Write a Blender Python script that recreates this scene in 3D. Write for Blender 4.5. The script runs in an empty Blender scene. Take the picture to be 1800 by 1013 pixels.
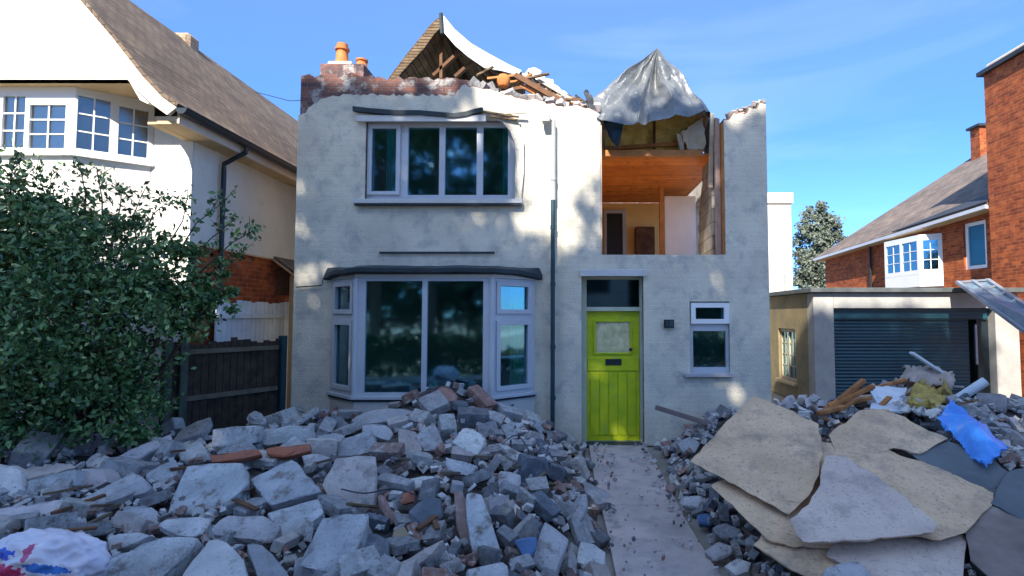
import bpy, bmesh, math, random
from mathutils import Vector, Matrix, noise
from mathutils.geometry import tessellate_polygon
rad = math.radians
SC = bpy.context.scene
COL = SC.collection
V = Vector
# ------------------------------------------------------------------ camera
CAMZ = 1.94
FPX = 950.0
CX, CY = 1000.0, 506.5
PITCH = math.atan(48.5 / FPX)
cam_d = bpy.data.cameras.new('camera'); cam = bpy.data.objects.new('camera', cam_d); COL.objects.link(cam)
cam_d.sensor_width = 36; cam_d.lens = 36 * FPX / 1800; cam_d.shift_x = -(CX - 900) / 1800
cam_d.clip_start = 0.05; cam_d.clip_end = 2000
cam.location = (0, 0, CAMZ); cam.rotation_euler = (rad(90) + PITCH, 0, 0)
SC.camera = cam
# ------------------------------------------------------------------ light
SUN = V((-.22, -.85, .75)).normalized()
world = bpy.data.worlds.new("World"); SC.world = world; world.use_nodes = True
wn = world.node_tree; bg = wn.nodes['Background']
sky = wn.nodes.new('ShaderNodeTexSky'); sky.sky_type = 'NISHITA'; sky.sun_disc = False
sky.sun_elevation = math.asin(SUN.z); sky.sun_rotation = math.atan2(SUN.x, SUN.y)
sky.ozone_density = 2.2; sky.dust_density = .3; sky.air_density = .72
tint = wn.nodes.new('ShaderNodeMix'); tint.data_type = 'RGBA'; tint.blend_type = 'MULTIPLY'; tint.inputs[0].default_value = 1

_tc = wn.nodes.new('ShaderNodeTexCoord'); _sx = wn.nodes.new('ShaderNodeSeparateXYZ'); wn.links.new(_tc.outputs['Generated'], _sx.inputs[0])
_rp = wn.nodes.new('ShaderNodeValToRGB'); _e = _rp.color_ramp.elements; _e[0].position = .05; _e[0].color = (.34, .60, 1, 1); _e[1].position = .72; _e[1].color = (1.75, 1.7, 1.55, 1)
_k = _e.new(.30); _k.color = (.42, .66, 1, 1); _k = _e.new(.5); _k.color = (.75, .92, 1.08, 1)
wn.links.new(_sx.outputs['Z'], _rp.inputs[0]); wn.links.new(_rp.outputs[0], tint.inputs[7]); wn.links.new(sky.outputs[0], tint.inputs[6]); 
wtc = wn.nodes.new('ShaderNodeTexCoord'); wmp = wn.nodes.new('ShaderNodeMapping'); wmp.inputs['Scale'].default_value = (1.2, 1.2, 5); wmp.inputs['Rotation'].default_value = (0, .25, 0)
wnz = wn.nodes.new('ShaderNodeTexNoise'); wnz.inputs['Scale'].default_value = 2.2; wnz.inputs['Detail'].default_value = 6; wnz.inputs['Distortion'].default_value = .6
wrp = wn.nodes.new('ShaderNodeValToRGB'); wrp.color_ramp.elements[0].position = .5; wrp.color_ramp.elements[1].position = .85; wrp.color_ramp.elements[1].color = (.10, .10, .10, 1)
wn.links.new(wtc.outputs['Generated'], wmp.inputs[0]); wn.links.new(wmp.outputs[0], wnz.inputs['Vector']); wn.links.new(wnz.outputs['Fac'], wrp.inputs[0])
cl = wn.nodes.new('ShaderNodeMix'); cl.data_type = 'RGBA'; cl.inputs[7].default_value = (5.2, 5.6, 6.2, 1); wn.links.new(wrp.outputs[0], cl.inputs[0]); wn.links.new(tint.outputs[2], cl.inputs[6]); wn.links.new(cl.outputs[2], bg.inputs[0]); bg.inputs[1].default_value = .15
sd = bpy.data.lights.new('sun', 'SUN'); sd.energy = 5.0; sd.angle = rad(.5); sd.color = (1, .93, .82)
so = bpy.data.objects.new('sun', sd); COL.objects.link(so); so.rotation_euler = SUN.to_track_quat('Z', 'Y').to_euler()
so.location = (-5, -10, 20)
SC.view_settings.view_transform = 'Standard'; SC.view_settings.look = 'None'
SC.view_settings.exposure = 1.28; SC.view_settings.gamma = 1.0; SC.view_settings.use_curve_mapping = False
# ------------------------------------------------------------------ helpers
_c, _s = math.cos(PITCH), math.sin(PITCH)
CAM = V((0, 0, CAMZ))
def ray(px, py):
    u = (px - CX) / FPX; v = (CY - py) / FPX
    return V((u, _c - v * _s, _s + v * _c))
def P(px, py, Y):
    d = ray(px, py); return CAM + d * (Y / d.y)
def F(px, py, Y=8.17):
    p = P(px, py, Y); return (p.x, p.z)
def Q(p):
    x, y, z = p.x, p.y, p.z - CAMZ
    f = y * _c + z * _s; up = -y * _s + z * _c
    if f < .01: return (-9999, -9999)
    return (CX + FPX * x / f, CY - FPX * up / f)
def tag(o, label=None, cat=None, group=None, kind=None):
    if label: o['label'] = label
    if cat: o['category'] = cat
    if group: o['group'] = group
    if kind: o['kind'] = kind
    return o
def empty(name, loc, label, cat, group=None):
    o = bpy.data.objects.new(name, None); COL.objects.link(o); o.location = loc; o.empty_display_size = .2
    return tag(o, label, cat, group)
def link(name, me, mat, parent=None, recenter=True):
    o = bpy.data.objects.new(name, me); COL.objects.link(o)
    if mat and not me.materials: me.materials.append(mat)
    if parent is not None:
        o.parent = parent
        if parent.type == 'EMPTY': o.matrix_parent_inverse = Matrix.Translation(-V(parent.location))
    elif recenter and len(me.vertices):
        xs = [v.co.x for v in me.vertices]; ys = [v.co.y for v in me.vertices]; zs = [v.co.z for v in me.vertices]
        c = V(((min(xs) + max(xs)) / 2, (min(ys) + max(ys)) / 2, min(zs)))
        me.transform(Matrix.Translation(-c)); o.location = c
    return o
def add_uv(me):
    uvl = me.uv_layers.new(name='UVMap'); Z = V((0, 0, 1))
    for p in me.polygons:
        n = p.normal
        if abs(n.z) > .995: u = V((1, 0, 0)); v = V((0, 1, 0))
        else: u = Z.cross(n).normalized(); v = n.cross(u)
        for li in p.loop_indices:
            co = me.vertices[me.loops[li].vertex_index].co
            uvl.data[li].uv = (co.dot(u), co.dot(v))
class MB:
    def __init__(s): s.v = []; s.f = []
    def add(s, vs, fs):
        b = len(s.v); s.v += [tuple(v) for v in vs]; s.f += [tuple(i + b for i in f) for f in fs]; return s
    def box(s, x0, x1, y0, y1, z0, z1):
        return s.add([(x0, y0, z0), (x1, y0, z0), (x1, y1, z0), (x0, y1, z0), (x0, y0, z1), (x1, y0, z1), (x1, y1, z1), (x0, y1, z1)],
                     [(0, 3, 2, 1), (4, 5, 6, 7), (0, 1, 5, 4), (1, 2, 6, 5), (2, 3, 7, 6), (3, 0, 4, 7)])
    def obox(s, o, u, n, a0, a1, d0, d1, z0, z1):
        o = V(o); u = V(u); n = V(n); Z = V((0, 0, 1)); vs = []
        for z in (z0, z1):
            for a, d in ((a0, d0), (a1, d0), (a1, d1), (a0, d1)): vs.append(o + u * a + n * d + Z * z)
        return s.add(vs, [(0, 3, 2, 1), (4, 5, 6, 7), (0, 1, 5, 4), (1, 2, 6, 5), (2, 3, 7, 6), (3, 0, 4, 7)])
    def prism(s, poly, vec):
        n = len(poly); vec = V(vec); a = [V(p) for p in poly]
        tr = tessellate_polygon([a])
        vs = a + [p + vec for p in a]
        fs = [tuple(t) for t in tr] + [tuple(i + n for i in reversed(t)) for t in tr]
        fs += [(i, (i + 1) % n, (i + 1) % n + n, i + n) for i in range(n)]
        return s.add(vs, fs)
    def plate(s, o, u, n, outer, holes, d0, d1):
        o = V(o); u = V(u); n = V(n); Z = V((0, 0, 1))
        loops = [outer] + list(holes)
        flat = [p for l in loops for p in l]
        tr = tessellate_polygon([[V((p[0], p[1], 0)) for p in l] for l in loops])
        N = len(flat)
        vs = [o + u * p[0] + Z * p[1] + n * d0 for p in flat] + [o + u * p[0] + Z * p[1] + n * d1 for p in flat]
        fs = [tuple(t) for t in tr] + [tuple(i + N for i in reversed(t)) for t in tr]
        b = 0
        for l in loops:
            m = len(l); fs += [(b + i, b + (i + 1) % m, b + (i + 1) % m + N, b + i + N) for i in range(m)]; b += m
        return s.add(vs, fs)
    def tube(s, pts, r, n=8, r2=None):
        pts = [V(p) for p in pts]; rings = []
        for i, p in enumerate(pts):
            d = (pts[min(i + 1, len(pts) - 1)] - pts[max(i - 1, 0)]).normalized()
            a = d.orthogonal().normalized() if i == 0 else (rings_a - d * rings_a.dot(d)).normalized()
            rings_a = a; b = d.cross(a); rr = r if r2 is None else r + (r2 - r) * i / (len(pts) - 1)
            rings.append([p + (a * math.cos(t * 2 * math.pi / n) + b * math.sin(t * 2 * math.pi / n)) * rr for t in range(n)])
        vs = [v for rg in rings for v in rg]; fs = []
        for i in range(len(pts) - 1):
            for t in range(n):
                t2 = (t + 1) % n; fs.append((i * n + t, i * n + t2, (i + 1) * n + t2, (i + 1) * n + t))
        fs.append(tuple(reversed(range(n)))); fs.append(tuple((len(pts) - 1) * n + t for t in range(n)))
        return s.add(vs, fs)
    def beam(s, a, b, w, h, up=(0, 0, 1)):
        a = V(a); b = V(b); d = (b - a).normalized(); sd_ = d.cross(V(up)).normalized(); uu = sd_.cross(d)
        vs = []
        for p in (a, b):
            for i, j in ((-1, -1), (1, -1), (1, 1), (-1, 1)): vs.append(p + sd_ * i * w / 2 + uu * j * h / 2)
        return s.add(vs, [(0, 1, 2, 3), (7, 6, 5, 4), (0, 4, 5, 1), (1, 5, 6, 2), (2, 6, 7, 3), (3, 7, 4, 0)])
    def lathe(s, c, prof, n=16):
        c = V(c); vs = []; fs = []
        for r, z in prof:
            for t in range(n): vs.append(c + V((r * math.cos(t * 2 * math.pi / n), r * math.sin(t * 2 * math.pi / n), z)))
        for i in range(len(prof) - 1):
            for t in range(n):
                t2 = (t + 1) % n; fs.append((i * n + t, i * n + t2, (i + 1) * n + t2, (i + 1) * n + t))
        fs.append(tuple(reversed(range(n)))); fs.append(tuple((len(prof) - 1) * n + t for t in range(n)))
        return s.add(vs, fs)
    def mesh(s, name, smooth=False, bevel=0, fixn=True):
        me = bpy.data.meshes.new(name); me.from_pydata(s.v, [], s.f); me.update()
        if fixn or bevel:
            bm = bmesh.new(); bm.from_mesh(me)
            if fixn: bmesh.ops.recalc_face_normals(bm, faces=bm.faces)
            if bevel:
                es = [e for e in bm.edges if len(e.link_faces) == 2 and e.calc_face_angle(0) > .5]
                bmesh.ops.bevel(bm, geom=es, offset=bevel, segments=1, affect='EDGES')
            bm.to_mesh(me); bm.free()
        add_uv(me)
        if smooth:
            me.shade_smooth(); me.set_sharp_from_angle(angle=rad(40))
        return me
    def build(s, name, mat, parent=None, **k):
        return link(name, s.mesh(name, **k), mat, parent)
# ------------------------------------------------------------------ materials
def mat(name, c1, c2=None, scale=3.0, rough=.85, bump=.3, bscale=35, brick=None, rand=None, metal=0, stain=None, speck=None, coord='Object', spec=.3, trans=0, detail=8, bdist=.01):
    m = bpy.data.materials.new(name); m.use_nodes = True; nt = m.node_tree; N = nt.nodes; L = nt.links
    b = N['Principled BSDF']; b.inputs['Roughness'].default_value = rough; b.inputs['Metallic'].default_value = metal
    b.inputs['Specular IOR Level'].default_value = spec
    if trans: b.inputs['Transmission Weight'].default_value = trans
    tc = N.new('ShaderNodeTexCoord'); vec = tc.outputs[coord]
    oi = N.new('ShaderNodeObjectInfo')
    def nz(sc, det=detail, rg=.6, off=0):
        n = N.new('ShaderNodeTexNoise'); n.inputs['Scale'].default_value = sc; n.inputs['Detail'].default_value = det; n.inputs['Roughness'].default_value = rg
        a = N.new('ShaderNodeVectorMath'); a.operation = 'ADD'
        mu = N.new('ShaderNodeVectorMath'); mu.operation = 'SCALE'; mu.inputs[0].default_value = (37, 11, 53); L.new(oi.outputs['Random'], mu.inputs['Scale'])
        L.new(vec, a.inputs[0]); L.new(mu.outputs[0], a.inputs[1]); L.new(a.outputs[0], n.inputs['Vector']); return n
    c2 = c2 or tuple(x * .75 for x in c1)
    n1 = nz(scale)
    r = N.new('ShaderNodeValToRGB'); r.color_ramp.elements[0].position = .35; r.color_ramp.elements[1].position = .65
    r.color_ramp.elements[0].color = (*c2, 1); r.color_ramp.elements[1].color = (*c1, 1)
    L.new(n1.outputs['Fac'], r.inputs[0]); col = r.outputs[0]
    def mix(fac, a, bb, mode='MIX'):
        x = N.new('ShaderNodeMix'); x.data_type = 'RGBA'; x.blend_type = mode
        if hasattr(fac, 'links'): L.new(fac, x.inputs[0])
        else: x.inputs[0].default_value = fac
        for val, sock in ((a, x.inputs[6]), (bb, x.inputs[7])):
            if hasattr(val, 'links'): L.new(val, sock)
            else: sock.default_value = (*val, 1)
        return x.outputs[2]
    hs = []
    if rand:
        rr = N.new('ShaderNodeValToRGB'); rr.color_ramp.interpolation = 'LINEAR'
        els = rr.color_ramp.elements
        while len(els) < len(rand): els.new(.5)
        for i, c in enumerate(rand): els[i].position = i / (len(rand) - 1); els[i].color = (*c, 1)
        L.new(oi.outputs['Random'], rr.inputs[0]); col = mix(1.0, col, rr.outputs[0], 'MULTIPLY')
    if brick:
        bt = N.new('ShaderNodeTexBrick'); L.new(tc.outputs['UV'], bt.inputs['Vector'])
        bt.inputs['Scale'].default_value = 1; bt.inputs['Brick Width'].default_value = brick['w']; bt.inputs['Row Height'].default_value = brick['h']
        bt.inputs['Mortar Size'].default_value = brick.get('m', .008); bt.inputs['Mortar Smooth'].default_value = brick.get('sm', .3)
        bt.inputs['Bias'].default_value = 0; bt.offset = brick.get('off', .5)
        a = brick.get('a', (1, 1, 1)); bb = brick.get('b', (.6, .6, .6)); mm = brick.get('mc', (.8, .8, .8))
        bt.inputs['Color1'].default_value = (*a, 1); bt.inputs['Color2'].default_value = (*bb, 1); bt.inputs['Mortar'].default_value = (*mm, 1)
        if not brick.get('bumponly'): col = mix(1.0, col, bt.outputs['Color'], 'MULTIPLY')
        hs.append((bt.outputs['Fac'], -brick.get('bh', 1.0)))
    if stain:
        n3 = nz(stain[1], 10, .7); r3 = N.new('ShaderNodeValToRGB'); r3.color_ramp.elements[0].position = stain[2]; r3.color_ramp.elements[1].position = stain[2] + stain[3]
        L.new(n3.outputs['Fac'], r3.inputs[0]); col = mix(r3.outputs[0], col, stain[0])
    if speck:
        n4 = nz(speck[1], 3, .8); r4 = N.new('ShaderNodeValToRGB'); r4.color_ramp.elements[0].position = speck[2]; r4.color_ramp.elements[1].position = speck[2] + .12
        L.new(n4.outputs['Fac'], r4.inputs[0]); col = mix(r4.outputs[0], col, speck[0])
    L.new(col, b.inputs['Base Color'])
    if bump:
        n2 = nz(bscale, 6, .65); h = n2.outputs['Fac']
        for src, w in hs:
            ma = N.new('ShaderNodeMath'); ma.operation = 'MULTIPLY_ADD'; L.new(src, ma.inputs[0]); ma.inputs[1].default_value = w; L.new(h, ma.inputs[2]); h = ma.outputs[0]
        bp = N.new('ShaderNodeBump'); bp.inputs['Strength'].default_value = bump; bp.inputs['Distance'].default_value = bdist
        L.new(h, bp.inputs['Height']); L.new(bp.outputs[0], b.inputs['Normal'])
    return m
BR = dict(w=.225, h=.075, m=.008)
RENDER = mat('painted_brick_render', (.74, .68, .54), (.58, .53, .43), 1.6, .9, 1., 42, brick=dict(w=.235, h=.078, m=.02, sm=1, bumponly=1, bh=.09), stain=((.38, .37, .34), 3.6, .50, .22), bdist=.014, detail=12)
RENDER2 = mat('smooth_render', (.62, .61, .58), (.52, .51, .49), 1.5, .9, .5, 30, stain=((.3, .3, .29), 3, .6, .2))
WHITE_R = mat('white_render', (.74, .71, .65), (.64, .61, .55), 1.3, .9, .8, 40, stain=((.55, .52, .46), 2.2, .56, .2), detail=12)
BRICKM = mat('red_brick', (.54, .14, .04), (.34, .075, .025), 7, .9, .8, 50, brick=dict(w=.225, h=.075, m=.007, a=(1, .95, .9), b=(.5, .45, .5), mc=(.75, 1.3, 2.0), bh=.8), stain=((.22, .07, .03), 3, .6, .2), detail=12)
BRICKD = mat('weathered_parapet_brick', (.30, .12, .08), (.16, .09, .08), 6, .95, 1., 24, brick=dict(w=.225, h=.075, m=.008, a=(1, 1, 1), b=(.4, .6, .8), mc=(.9, 1.3, 1.6), bh=1.2), stain=((.36, .35, .33), 4.5, .52, .1), bdist=.02)
BROKEN = mat('broken_mortar', (.60, .55, .46), (.36, .30, .24), 9, .95, 1., 30)
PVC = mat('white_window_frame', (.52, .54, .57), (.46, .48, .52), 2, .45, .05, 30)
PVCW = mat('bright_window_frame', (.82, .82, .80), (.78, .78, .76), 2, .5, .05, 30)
TILE = mat('clay_roof_tiles', (.25, .18, .12), (.16, .115, .08), 1.4, .9, .8, 30, brick=dict(w=.17, h=.11, m=.007, a=(1, 1, 1), b=(.62, .62, .68), mc=(.35, .35, .35), bh=1.5), stain=((.27, .24, .2), 2.2, .6, .2), bdist=.02)
SLATE = mat('grey_slate', (.23, .175, .135), (.155, .125, .105), 1.2, .8, .6, 30, brick=dict(w=.3, h=.17, m=.007, b=(.65, .65, .68), mc=(.4, .4, .4), bh=1.4), bdist=.02)
SLATED = mat('dark_slate_and_eave_shadow', (.035, .04, .05), None, 2, .6, .4, 30)
BLACK = mat('black_plastic', (.012, .022, .028), None, 4, .4, .1, 20, spec=.5)
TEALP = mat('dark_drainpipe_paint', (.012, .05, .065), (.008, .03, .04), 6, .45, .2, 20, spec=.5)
GREYP = mat('pale_grey_pipe_and_sunlit_tone', (.36, .38, .38), (.28, .3, .3), 6, .5, .2, 20)  # plain pipe grey, also the painted-in sunlit tone of the drainpipe top
LEAD = mat('lead_flashing', (.035, .05, .06), (.02, .03, .035), 4, .6, .5, 14)
CREAM = mat('cream_board', (.66, .55, .44), (.58, .47, .38), 4, .7, .2, 20)
SOFF = mat('tan_soffit', (.62, .45, .26), (.52, .37, .2), 3, .8, .2, 20)
LIME = mat('lime_green_door_paint', (.56, .60, .012), (.36, .48, .01), 4, .45, .25, 25, spec=.4, stain=((.36, .40, .10), 5, .54, .2), detail=12)
LIMEE = mat('pale_door_frame_paint', (.50, .54, .40), (.42, .46, .34), 3, .5, .1, 20)
DGLASS = mat('patterned_pale_door_glass', (.72, .66, .40), (.45, .42, .22), 9, .25, .4, 60, spec=.6)
WOODO = mat('orange_ceiling_boards', (.85, .30, .06), (.62, .19, .04), 2.2, .6, .4, 20, brick=dict(w=2.5, h=.12, m=.006, b=(.75, .7, .7), mc=(.3, .3, .3), bh=1.), stain=((.16, .05, .02), 4, .56, .12))
WOODB = mat('bare_orange_timber', (.55, .24, .08), (.4, .16, .05), 5, .8, .4, 25)
GOLD = mat('yellow_insulation', (1, .76, .25), (.80, .50, .12), 6, .95, 1., 14, stain=((.85, .68, .3), 5, .6, .1), bdist=.04)
YWALL = mat('yellow_papered_wall', (.85, .60, .25), (.75, .48, .18), 2, .85, .1, 20)
TIMB = mat('old_roof_timber', (.17, .085, .045), (.09, .045, .025), 6, .85, .5, 30)
TIMBL = mat('weathered_lath', (.26, .18, .10), (.12, .08, .05), 9, .9, .8, 20, brick=dict(w=3, h=.05, m=.008, mc=(.3, .3, .3), b=(.6, .6, .6)))
FENCE = mat('dark_stained_fence', (.075, .05, .033), (.03, .022, .016), 7, .85, .5, 30)
FPOST = mat('grey_green_post', (.10, .11, .085), (.05, .06, .045), 6, .85, .4, 30)
RAIL = mat('weathered_rail', (.17, .13, .09), (.10, .08, .055), 6, .85, .4, 30)
WFEN = mat('white_painted_boards', (.66, .70, .74), (.5, .56, .62), 3, .8, .3, 20)
ORANGE = mat('orange_clay', (.62, .21, .06), (.42, .13, .04), 7, .8, .4, 30)
DIRT = mat('ground_earth', (.30, .27, .23), (.20, .18, .155), 1.5, .95, .8, 14)
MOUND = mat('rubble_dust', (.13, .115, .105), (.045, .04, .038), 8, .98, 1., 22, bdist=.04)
PATHM = mat('concrete_path', (.54, .45, .42), (.36, .31, .295), 1.6, .9, 1., 45, stain=((.26, .23, .235), 5, .52, .2), detail=14, bdist=.012)
ROADM = mat('worn_concrete_road', (.38, .34, .29), (.30, .27, .23), 3, .9, .5, 80)
TEALD = mat('teal_roller_door', (.006, .06, .085), (.004, .042, .06), 2, .45, .15, 20, brick=dict(w=20, h=.075, m=.009, mc=(.25, .25, .25), b=(1, 1, 1), bh=2), spec=.5)
TANW = mat('tan_garage_render', (.29, .225, .12), (.18, .155, .09), 1.6, .95, .7, 30, stain=((.14, .13, .09), 2.4, .56, .15))
GREYW = mat('grey_garage_render', (.40, .385, .35), (.29, .285, .27), 2.2, .9, .6, 30, stain=((.25, .26, .25), 3, .6, .15))
BLUEB = mat('blue_blind', (.02, .20, .34), None, 2, .5, .1, 20)
CURT = mat('teal_curtain', (.05, .62, .58), (.03, .42, .42), 3, .9, .3, 20)
CURTG = mat('green_curtain', (.30, .62, .30), (.14, .36, .18), 3, .9, .3, 20)
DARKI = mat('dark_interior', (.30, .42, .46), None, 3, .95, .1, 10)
PLAST = mat('grey_plasterboard', (.85, .82, .82), (.75, .72, .72), 2, .8, .15, 20)
ALU = mat('galvanised_metal', (.34, .38, .43), (.24, .28, .32), 5, .4, .2, 30, metal=.4, spec=.5)
BLUEP = mat('blue_plastic_sheet', (.05, .30, .78), (.03, .20, .62), 3, .35, .6, 8, spec=.6, bdist=.03)
WTUBE = mat('pale_plastic_tube', (.60, .64, .68), (.5, .55, .6), 5, .45, .1, 20)
YELP = mat('yellow_insulation_roll', (.50, .37, .09), (.30, .20, .06), 6, .9, .9, 20, bdist=.03)
OBRN = mat('splintered_orange_wood', (.48, .21, .07), (.26, .10, .04), 9, .9, .9, 25, bdist=.02)
BARK = mat('bark', (.10, .075, .055), (.06, .045, .03), 6, .95, .9, 20, bdist=.03)
def glass(name, tint, refl=.16, rough=.05, gc=(.50, .86, 1)):
    m = bpy.data.materials.new(name); m.use_nodes = True; nt = m.node_tree; N = nt.nodes; L = nt.links
    N.remove(N['Principled BSDF']); out = N['Material Output']
    t = N.new('ShaderNodeBsdfTransparent'); t.inputs[0].default_value = (*tint, 1)
    g = N.new('ShaderNodeBsdfGlossy'); g.inputs['Roughness'].default_value = rough; g.inputs[0].default_value = (*gc, 1)
    tc = N.new('ShaderNodeTexCoord'); nn = N.new('ShaderNodeTexNoise'); nn.inputs['Scale'].default_value = 1.7; L.new(tc.outputs['Object'], nn.inputs['Vector'])
    bp = N.new('ShaderNodeBump'); bp.inputs['Strength'].default_value = .05; bp.inputs['Distance'].default_value = .02; L.new(nn.outputs['Fac'], bp.inputs['Height']); L.new(bp.outputs[0], g.inputs['Normal'])
    lw = N.new('ShaderNodeLayerWeight'); lw.inputs['Blend'].default_value = .35
    mr = N.new('ShaderNodeMapRange'); mr.inputs['To Min'].default_value = refl; mr.inputs['To Max'].default_value = 1; L.new(lw.outputs['Fresnel'], mr.inputs['Value'])
    mx = N.new('ShaderNodeMixShader'); L.new(mr.outputs[0], mx.inputs[0]); L.new(t.outputs[0], mx.inputs[1]); L.new(g.outputs[0], mx.inputs[2]); L.new(mx.outputs[0], out.inputs['Surface'])
    return m
GLASS = glass('window_glass', (.62, .9, .95), .19)
def leafmat(name, c1, c2, c3, gloss=.45):
    m = bpy.data.materials.new(name); m.use_nodes = True; nt = m.node_tree; N = nt.nodes; L = nt.links; b = N['Principled BSDF']
    tc = N.new('ShaderNodeTexCoord')
    n = N.new('ShaderNodeTexWhiteNoise'); 
    at = N.new('ShaderNodeAttribute'); at.attribute_name = 'lr'
    r = N.new('ShaderNodeValToRGB'); e = r.color_ramp.elements; e[0].color = (*c1, 1); e[1].color = (*c3, 1); k = e.new(.5); k.color = (*c2, 1)
    L.new(at.outputs['Fac'], r.inputs[0]); L.new(r.outputs[0], b.inputs['Base Color']); b.inputs['Roughness'].default_value = gloss
    N.remove(n); N.remove(tc)
    return m
BUSHL = leafmat('bush_leaves', (.012, .045, .014), (.07, .17, .045), (.36, .46, .18), .4)
TREEL = leafmat('tree_leaves', (.02, .05, .015), (.04, .09, .025), (.07, .12, .03), .5)
SILVL = leafmat('silver_leaves', (.06, .08, .05), (.13, .16, .12), (.24, .26, .21), .8)
# ------------------------------------------------------------------ leaf clouds
def leaf_mesh(name, pts, size, rng, keep=None):
    vs = []; fs = []; lr = []
    for p in pts:
        if keep and not keep(p): continue
        s_ = size * rng.uniform(.6, 1.4)
        d = V((rng.gauss(0, 1), rng.gauss(0, 1), rng.gauss(0, .7))).normalized(); e = d.orthogonal().normalized()
        e = (Matrix.Rotation(rng.uniform(0, 6.28), 3, d) @ e); w = d.cross(e)
        b = len(vs)
        vs += [p - e * s_ * .5, p + w * s_ * .27 + d * s_ * .08, p + e * s_ * .5, p - w * s_ * .27 + d * s_ * .08]
        fs += [(b, b + 1, b + 2), (b, b + 2, b + 3)]; q = min(1, max(0, rng.gauss(.4, .25))); lr += [q, q]
    me = bpy.data.meshes.new(name); me.from_pydata([tuple(v) for v in vs], [], fs); me.update()
    a = me.attributes.new('lr', 'FLOAT', 'FACE'); a.data.foreach_set('value', lr)
    return me
def blob_pts(blobs, n, rng, clump=.35):
    out = []; tot = sum(b[1] ** 2 for b in blobs)
    for c, r in blobs:
        k = int(n * r * r / tot); nc = max(3, int(k / 45)); 
        for _ in range(nc):
            d = V((rng.gauss(0, 1), rng.gauss(0, 1), rng.gauss(0, 1))).normalized()
            cc = c + d * r * (rng.random() ** .35) * .92; cr = clump * r * rng.uniform(.4, 1)
            for _ in range(k // nc):
                q = V((rng.gauss(0, .5), rng.gauss(0, .5), rng.gauss(0, .38))); out.append(cc + q * cr)
    return out
# ------------------------------------------------------------------ ground heights
def sm(t): t = max(0, min(1, t)); return t * t * (3 - 2 * t)
def HL(x, y):
    e = sm((.42 - x) / .85) * sm((y - 1.6) / .6)
    if y > 8.25: return 0
    h = .40 + .14 * sm((y - 3) / 3)
    h += .42 * math.exp(-((x + 1.75) / .75) ** 2 - ((y - 7.8) / .8) ** 2)
    h += .16 * math.exp(-((x + 1.45) / .7) ** 2 - ((y - 6.6) / 1.2) ** 2)
    h -= .22 * math.exp(-((x - .1) / 1.0) ** 2 - ((y - 7.8) / .9) ** 2)
    if x < -3.9: h *= 1 - .75 * sm((y - 6.6) / 1.0)
    return h * e
def HR(x, y):
    e = sm((x - 1.08) / 1.15) * sm((y - 1.6) / .6)
    h = .22 + .27 * max(0, min(y, 6.25) - 3.6) - .42 * sm((y - 6.35) / .8)
    if x < 2.2: h -= .25 * sm((y - 5) / 1.2) * (1 - sm((x - 1.5) / .7))
    h += .48 * math.exp(-((x - 4.75) / .62) ** 2 - ((y - 7.6) / .7) ** 2) + .2 * math.exp(-((x - 3.5) / .5) ** 2 - ((y - 7.4) / .5) ** 2)
    h *= 1 - sm((y - 8.0) / 1.6) * (1 if x > 3.2 else 0)
    if x <= 3.2 and y > 8.25: return 0
    return h * e
def H(x, y):
    b = HL(x, y) if x < .75 else HR(x, y)
    if b > .02: b += min(1, b * 5) * .035 * noise.noise(V((x * 2.2, y * 2.2, 3)))
    return b
def hitH(px, py, lift=0):
    d = ray(px, py); t = 2.0
    while t < 14:
        p = CAM + d * t
        if p.z < H(p.x, p.y) + lift: return p
        t += .03
    return P(px, py, 8)
def Hn(x, y):
    e = .15; return V((-(H(x + e, y) - H(x - e, y)) / (2 * e), -(H(x, y + e) - H(x, y - e)) / (2 * e), 1)).normalized()
# ------------------------------------------------------------------ setting
g = MB(); g.add([(-400, -300, -.02), (400, -300, -.02), (400, 500, -.02), (-400, 500, -.02)], [(0, 1, 2, 3)])
tag(g.build('ground', DIRT), kind='structure')
g = MB()
pl = [(.30, 8.2), (.30, 6.5), (.34, 5), (.36, 3), (.36, -1.5), (1.16, -1.5), (1.14, 3), (1.10, 5), (1.12, 6.5), (1.14, 8.2)]
g.prism([(x, y, -.02) for x, y in pl], (0, 0, .045)); tag(g.build('path', PATHM), kind='structure')
g = MB(); g.box(-60, 60, -3.6, -1.5, -.02, .03); tag(g.build('pavement', mat('pale_paving', (.55, .49, .42), (.46, .41, .35))), kind='structure')
g = MB(); g.box(-60, 60, -9.6, -3.7, -.1, -.01); tag(g.build('road', ROADM), kind='structure')
# ------------------------------------------------------------------ THE DAMAGED HOUSE
rng = random.Random(7)
XL = F(519, 460)[0]; XR = F(1350, 460)[0]
FY = 8.17
house = empty('damaged_house', (0, 8.2, 0), 'half demolished pale house with lime green door and torn open roof', 'house')
def rect(x0, y0, x1, y1, Y=FY):
    a = F(x0, y0, Y); b = F(x1, y1, Y); return (a[0], b[1], b[0], a[1])  # xa, zlow, xb, zhigh
def rl(r): return [(r[0], r[1]), (r[2], r[1]), (r[2], r[3]), (r[0], r[3])]
UW = rect(643, 212, 905, 350); DO = rect(1022, 486, 1133, 782); SW = rect(1212, 530, 1284, 657)
DO = (DO[0], 0.0, DO[2], DO[3])
def jag(pts, amp, step, seed):
    r = random.Random(seed); out = []
    for i in range(len(pts) - 1):
        a = V((*pts[i], 0)); b = V((*pts[i + 1], 0)); n = max(1, int((b - a).length / step))
        for k in range(n):
            p = a.lerp(b, k / n)
            out.append((p.x + (r.uniform(-amp, amp) * .4 if k else 0), p.y + (r.uniform(-amp, amp) if k else 0)))
    out.append(pts[-1]); return out
top_b = [F(*p) for p in ((533, 132), (572, 131), (574, 128), (655, 131), (656, 136), (735, 137), (818, 139), (832, 150), (870, 158), (905, 170), (950, 176), (985, 185), (1010, 182), (1044, 191), (1054, 200))]
top_b = jag(top_b, .034, .07, 2)
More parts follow.
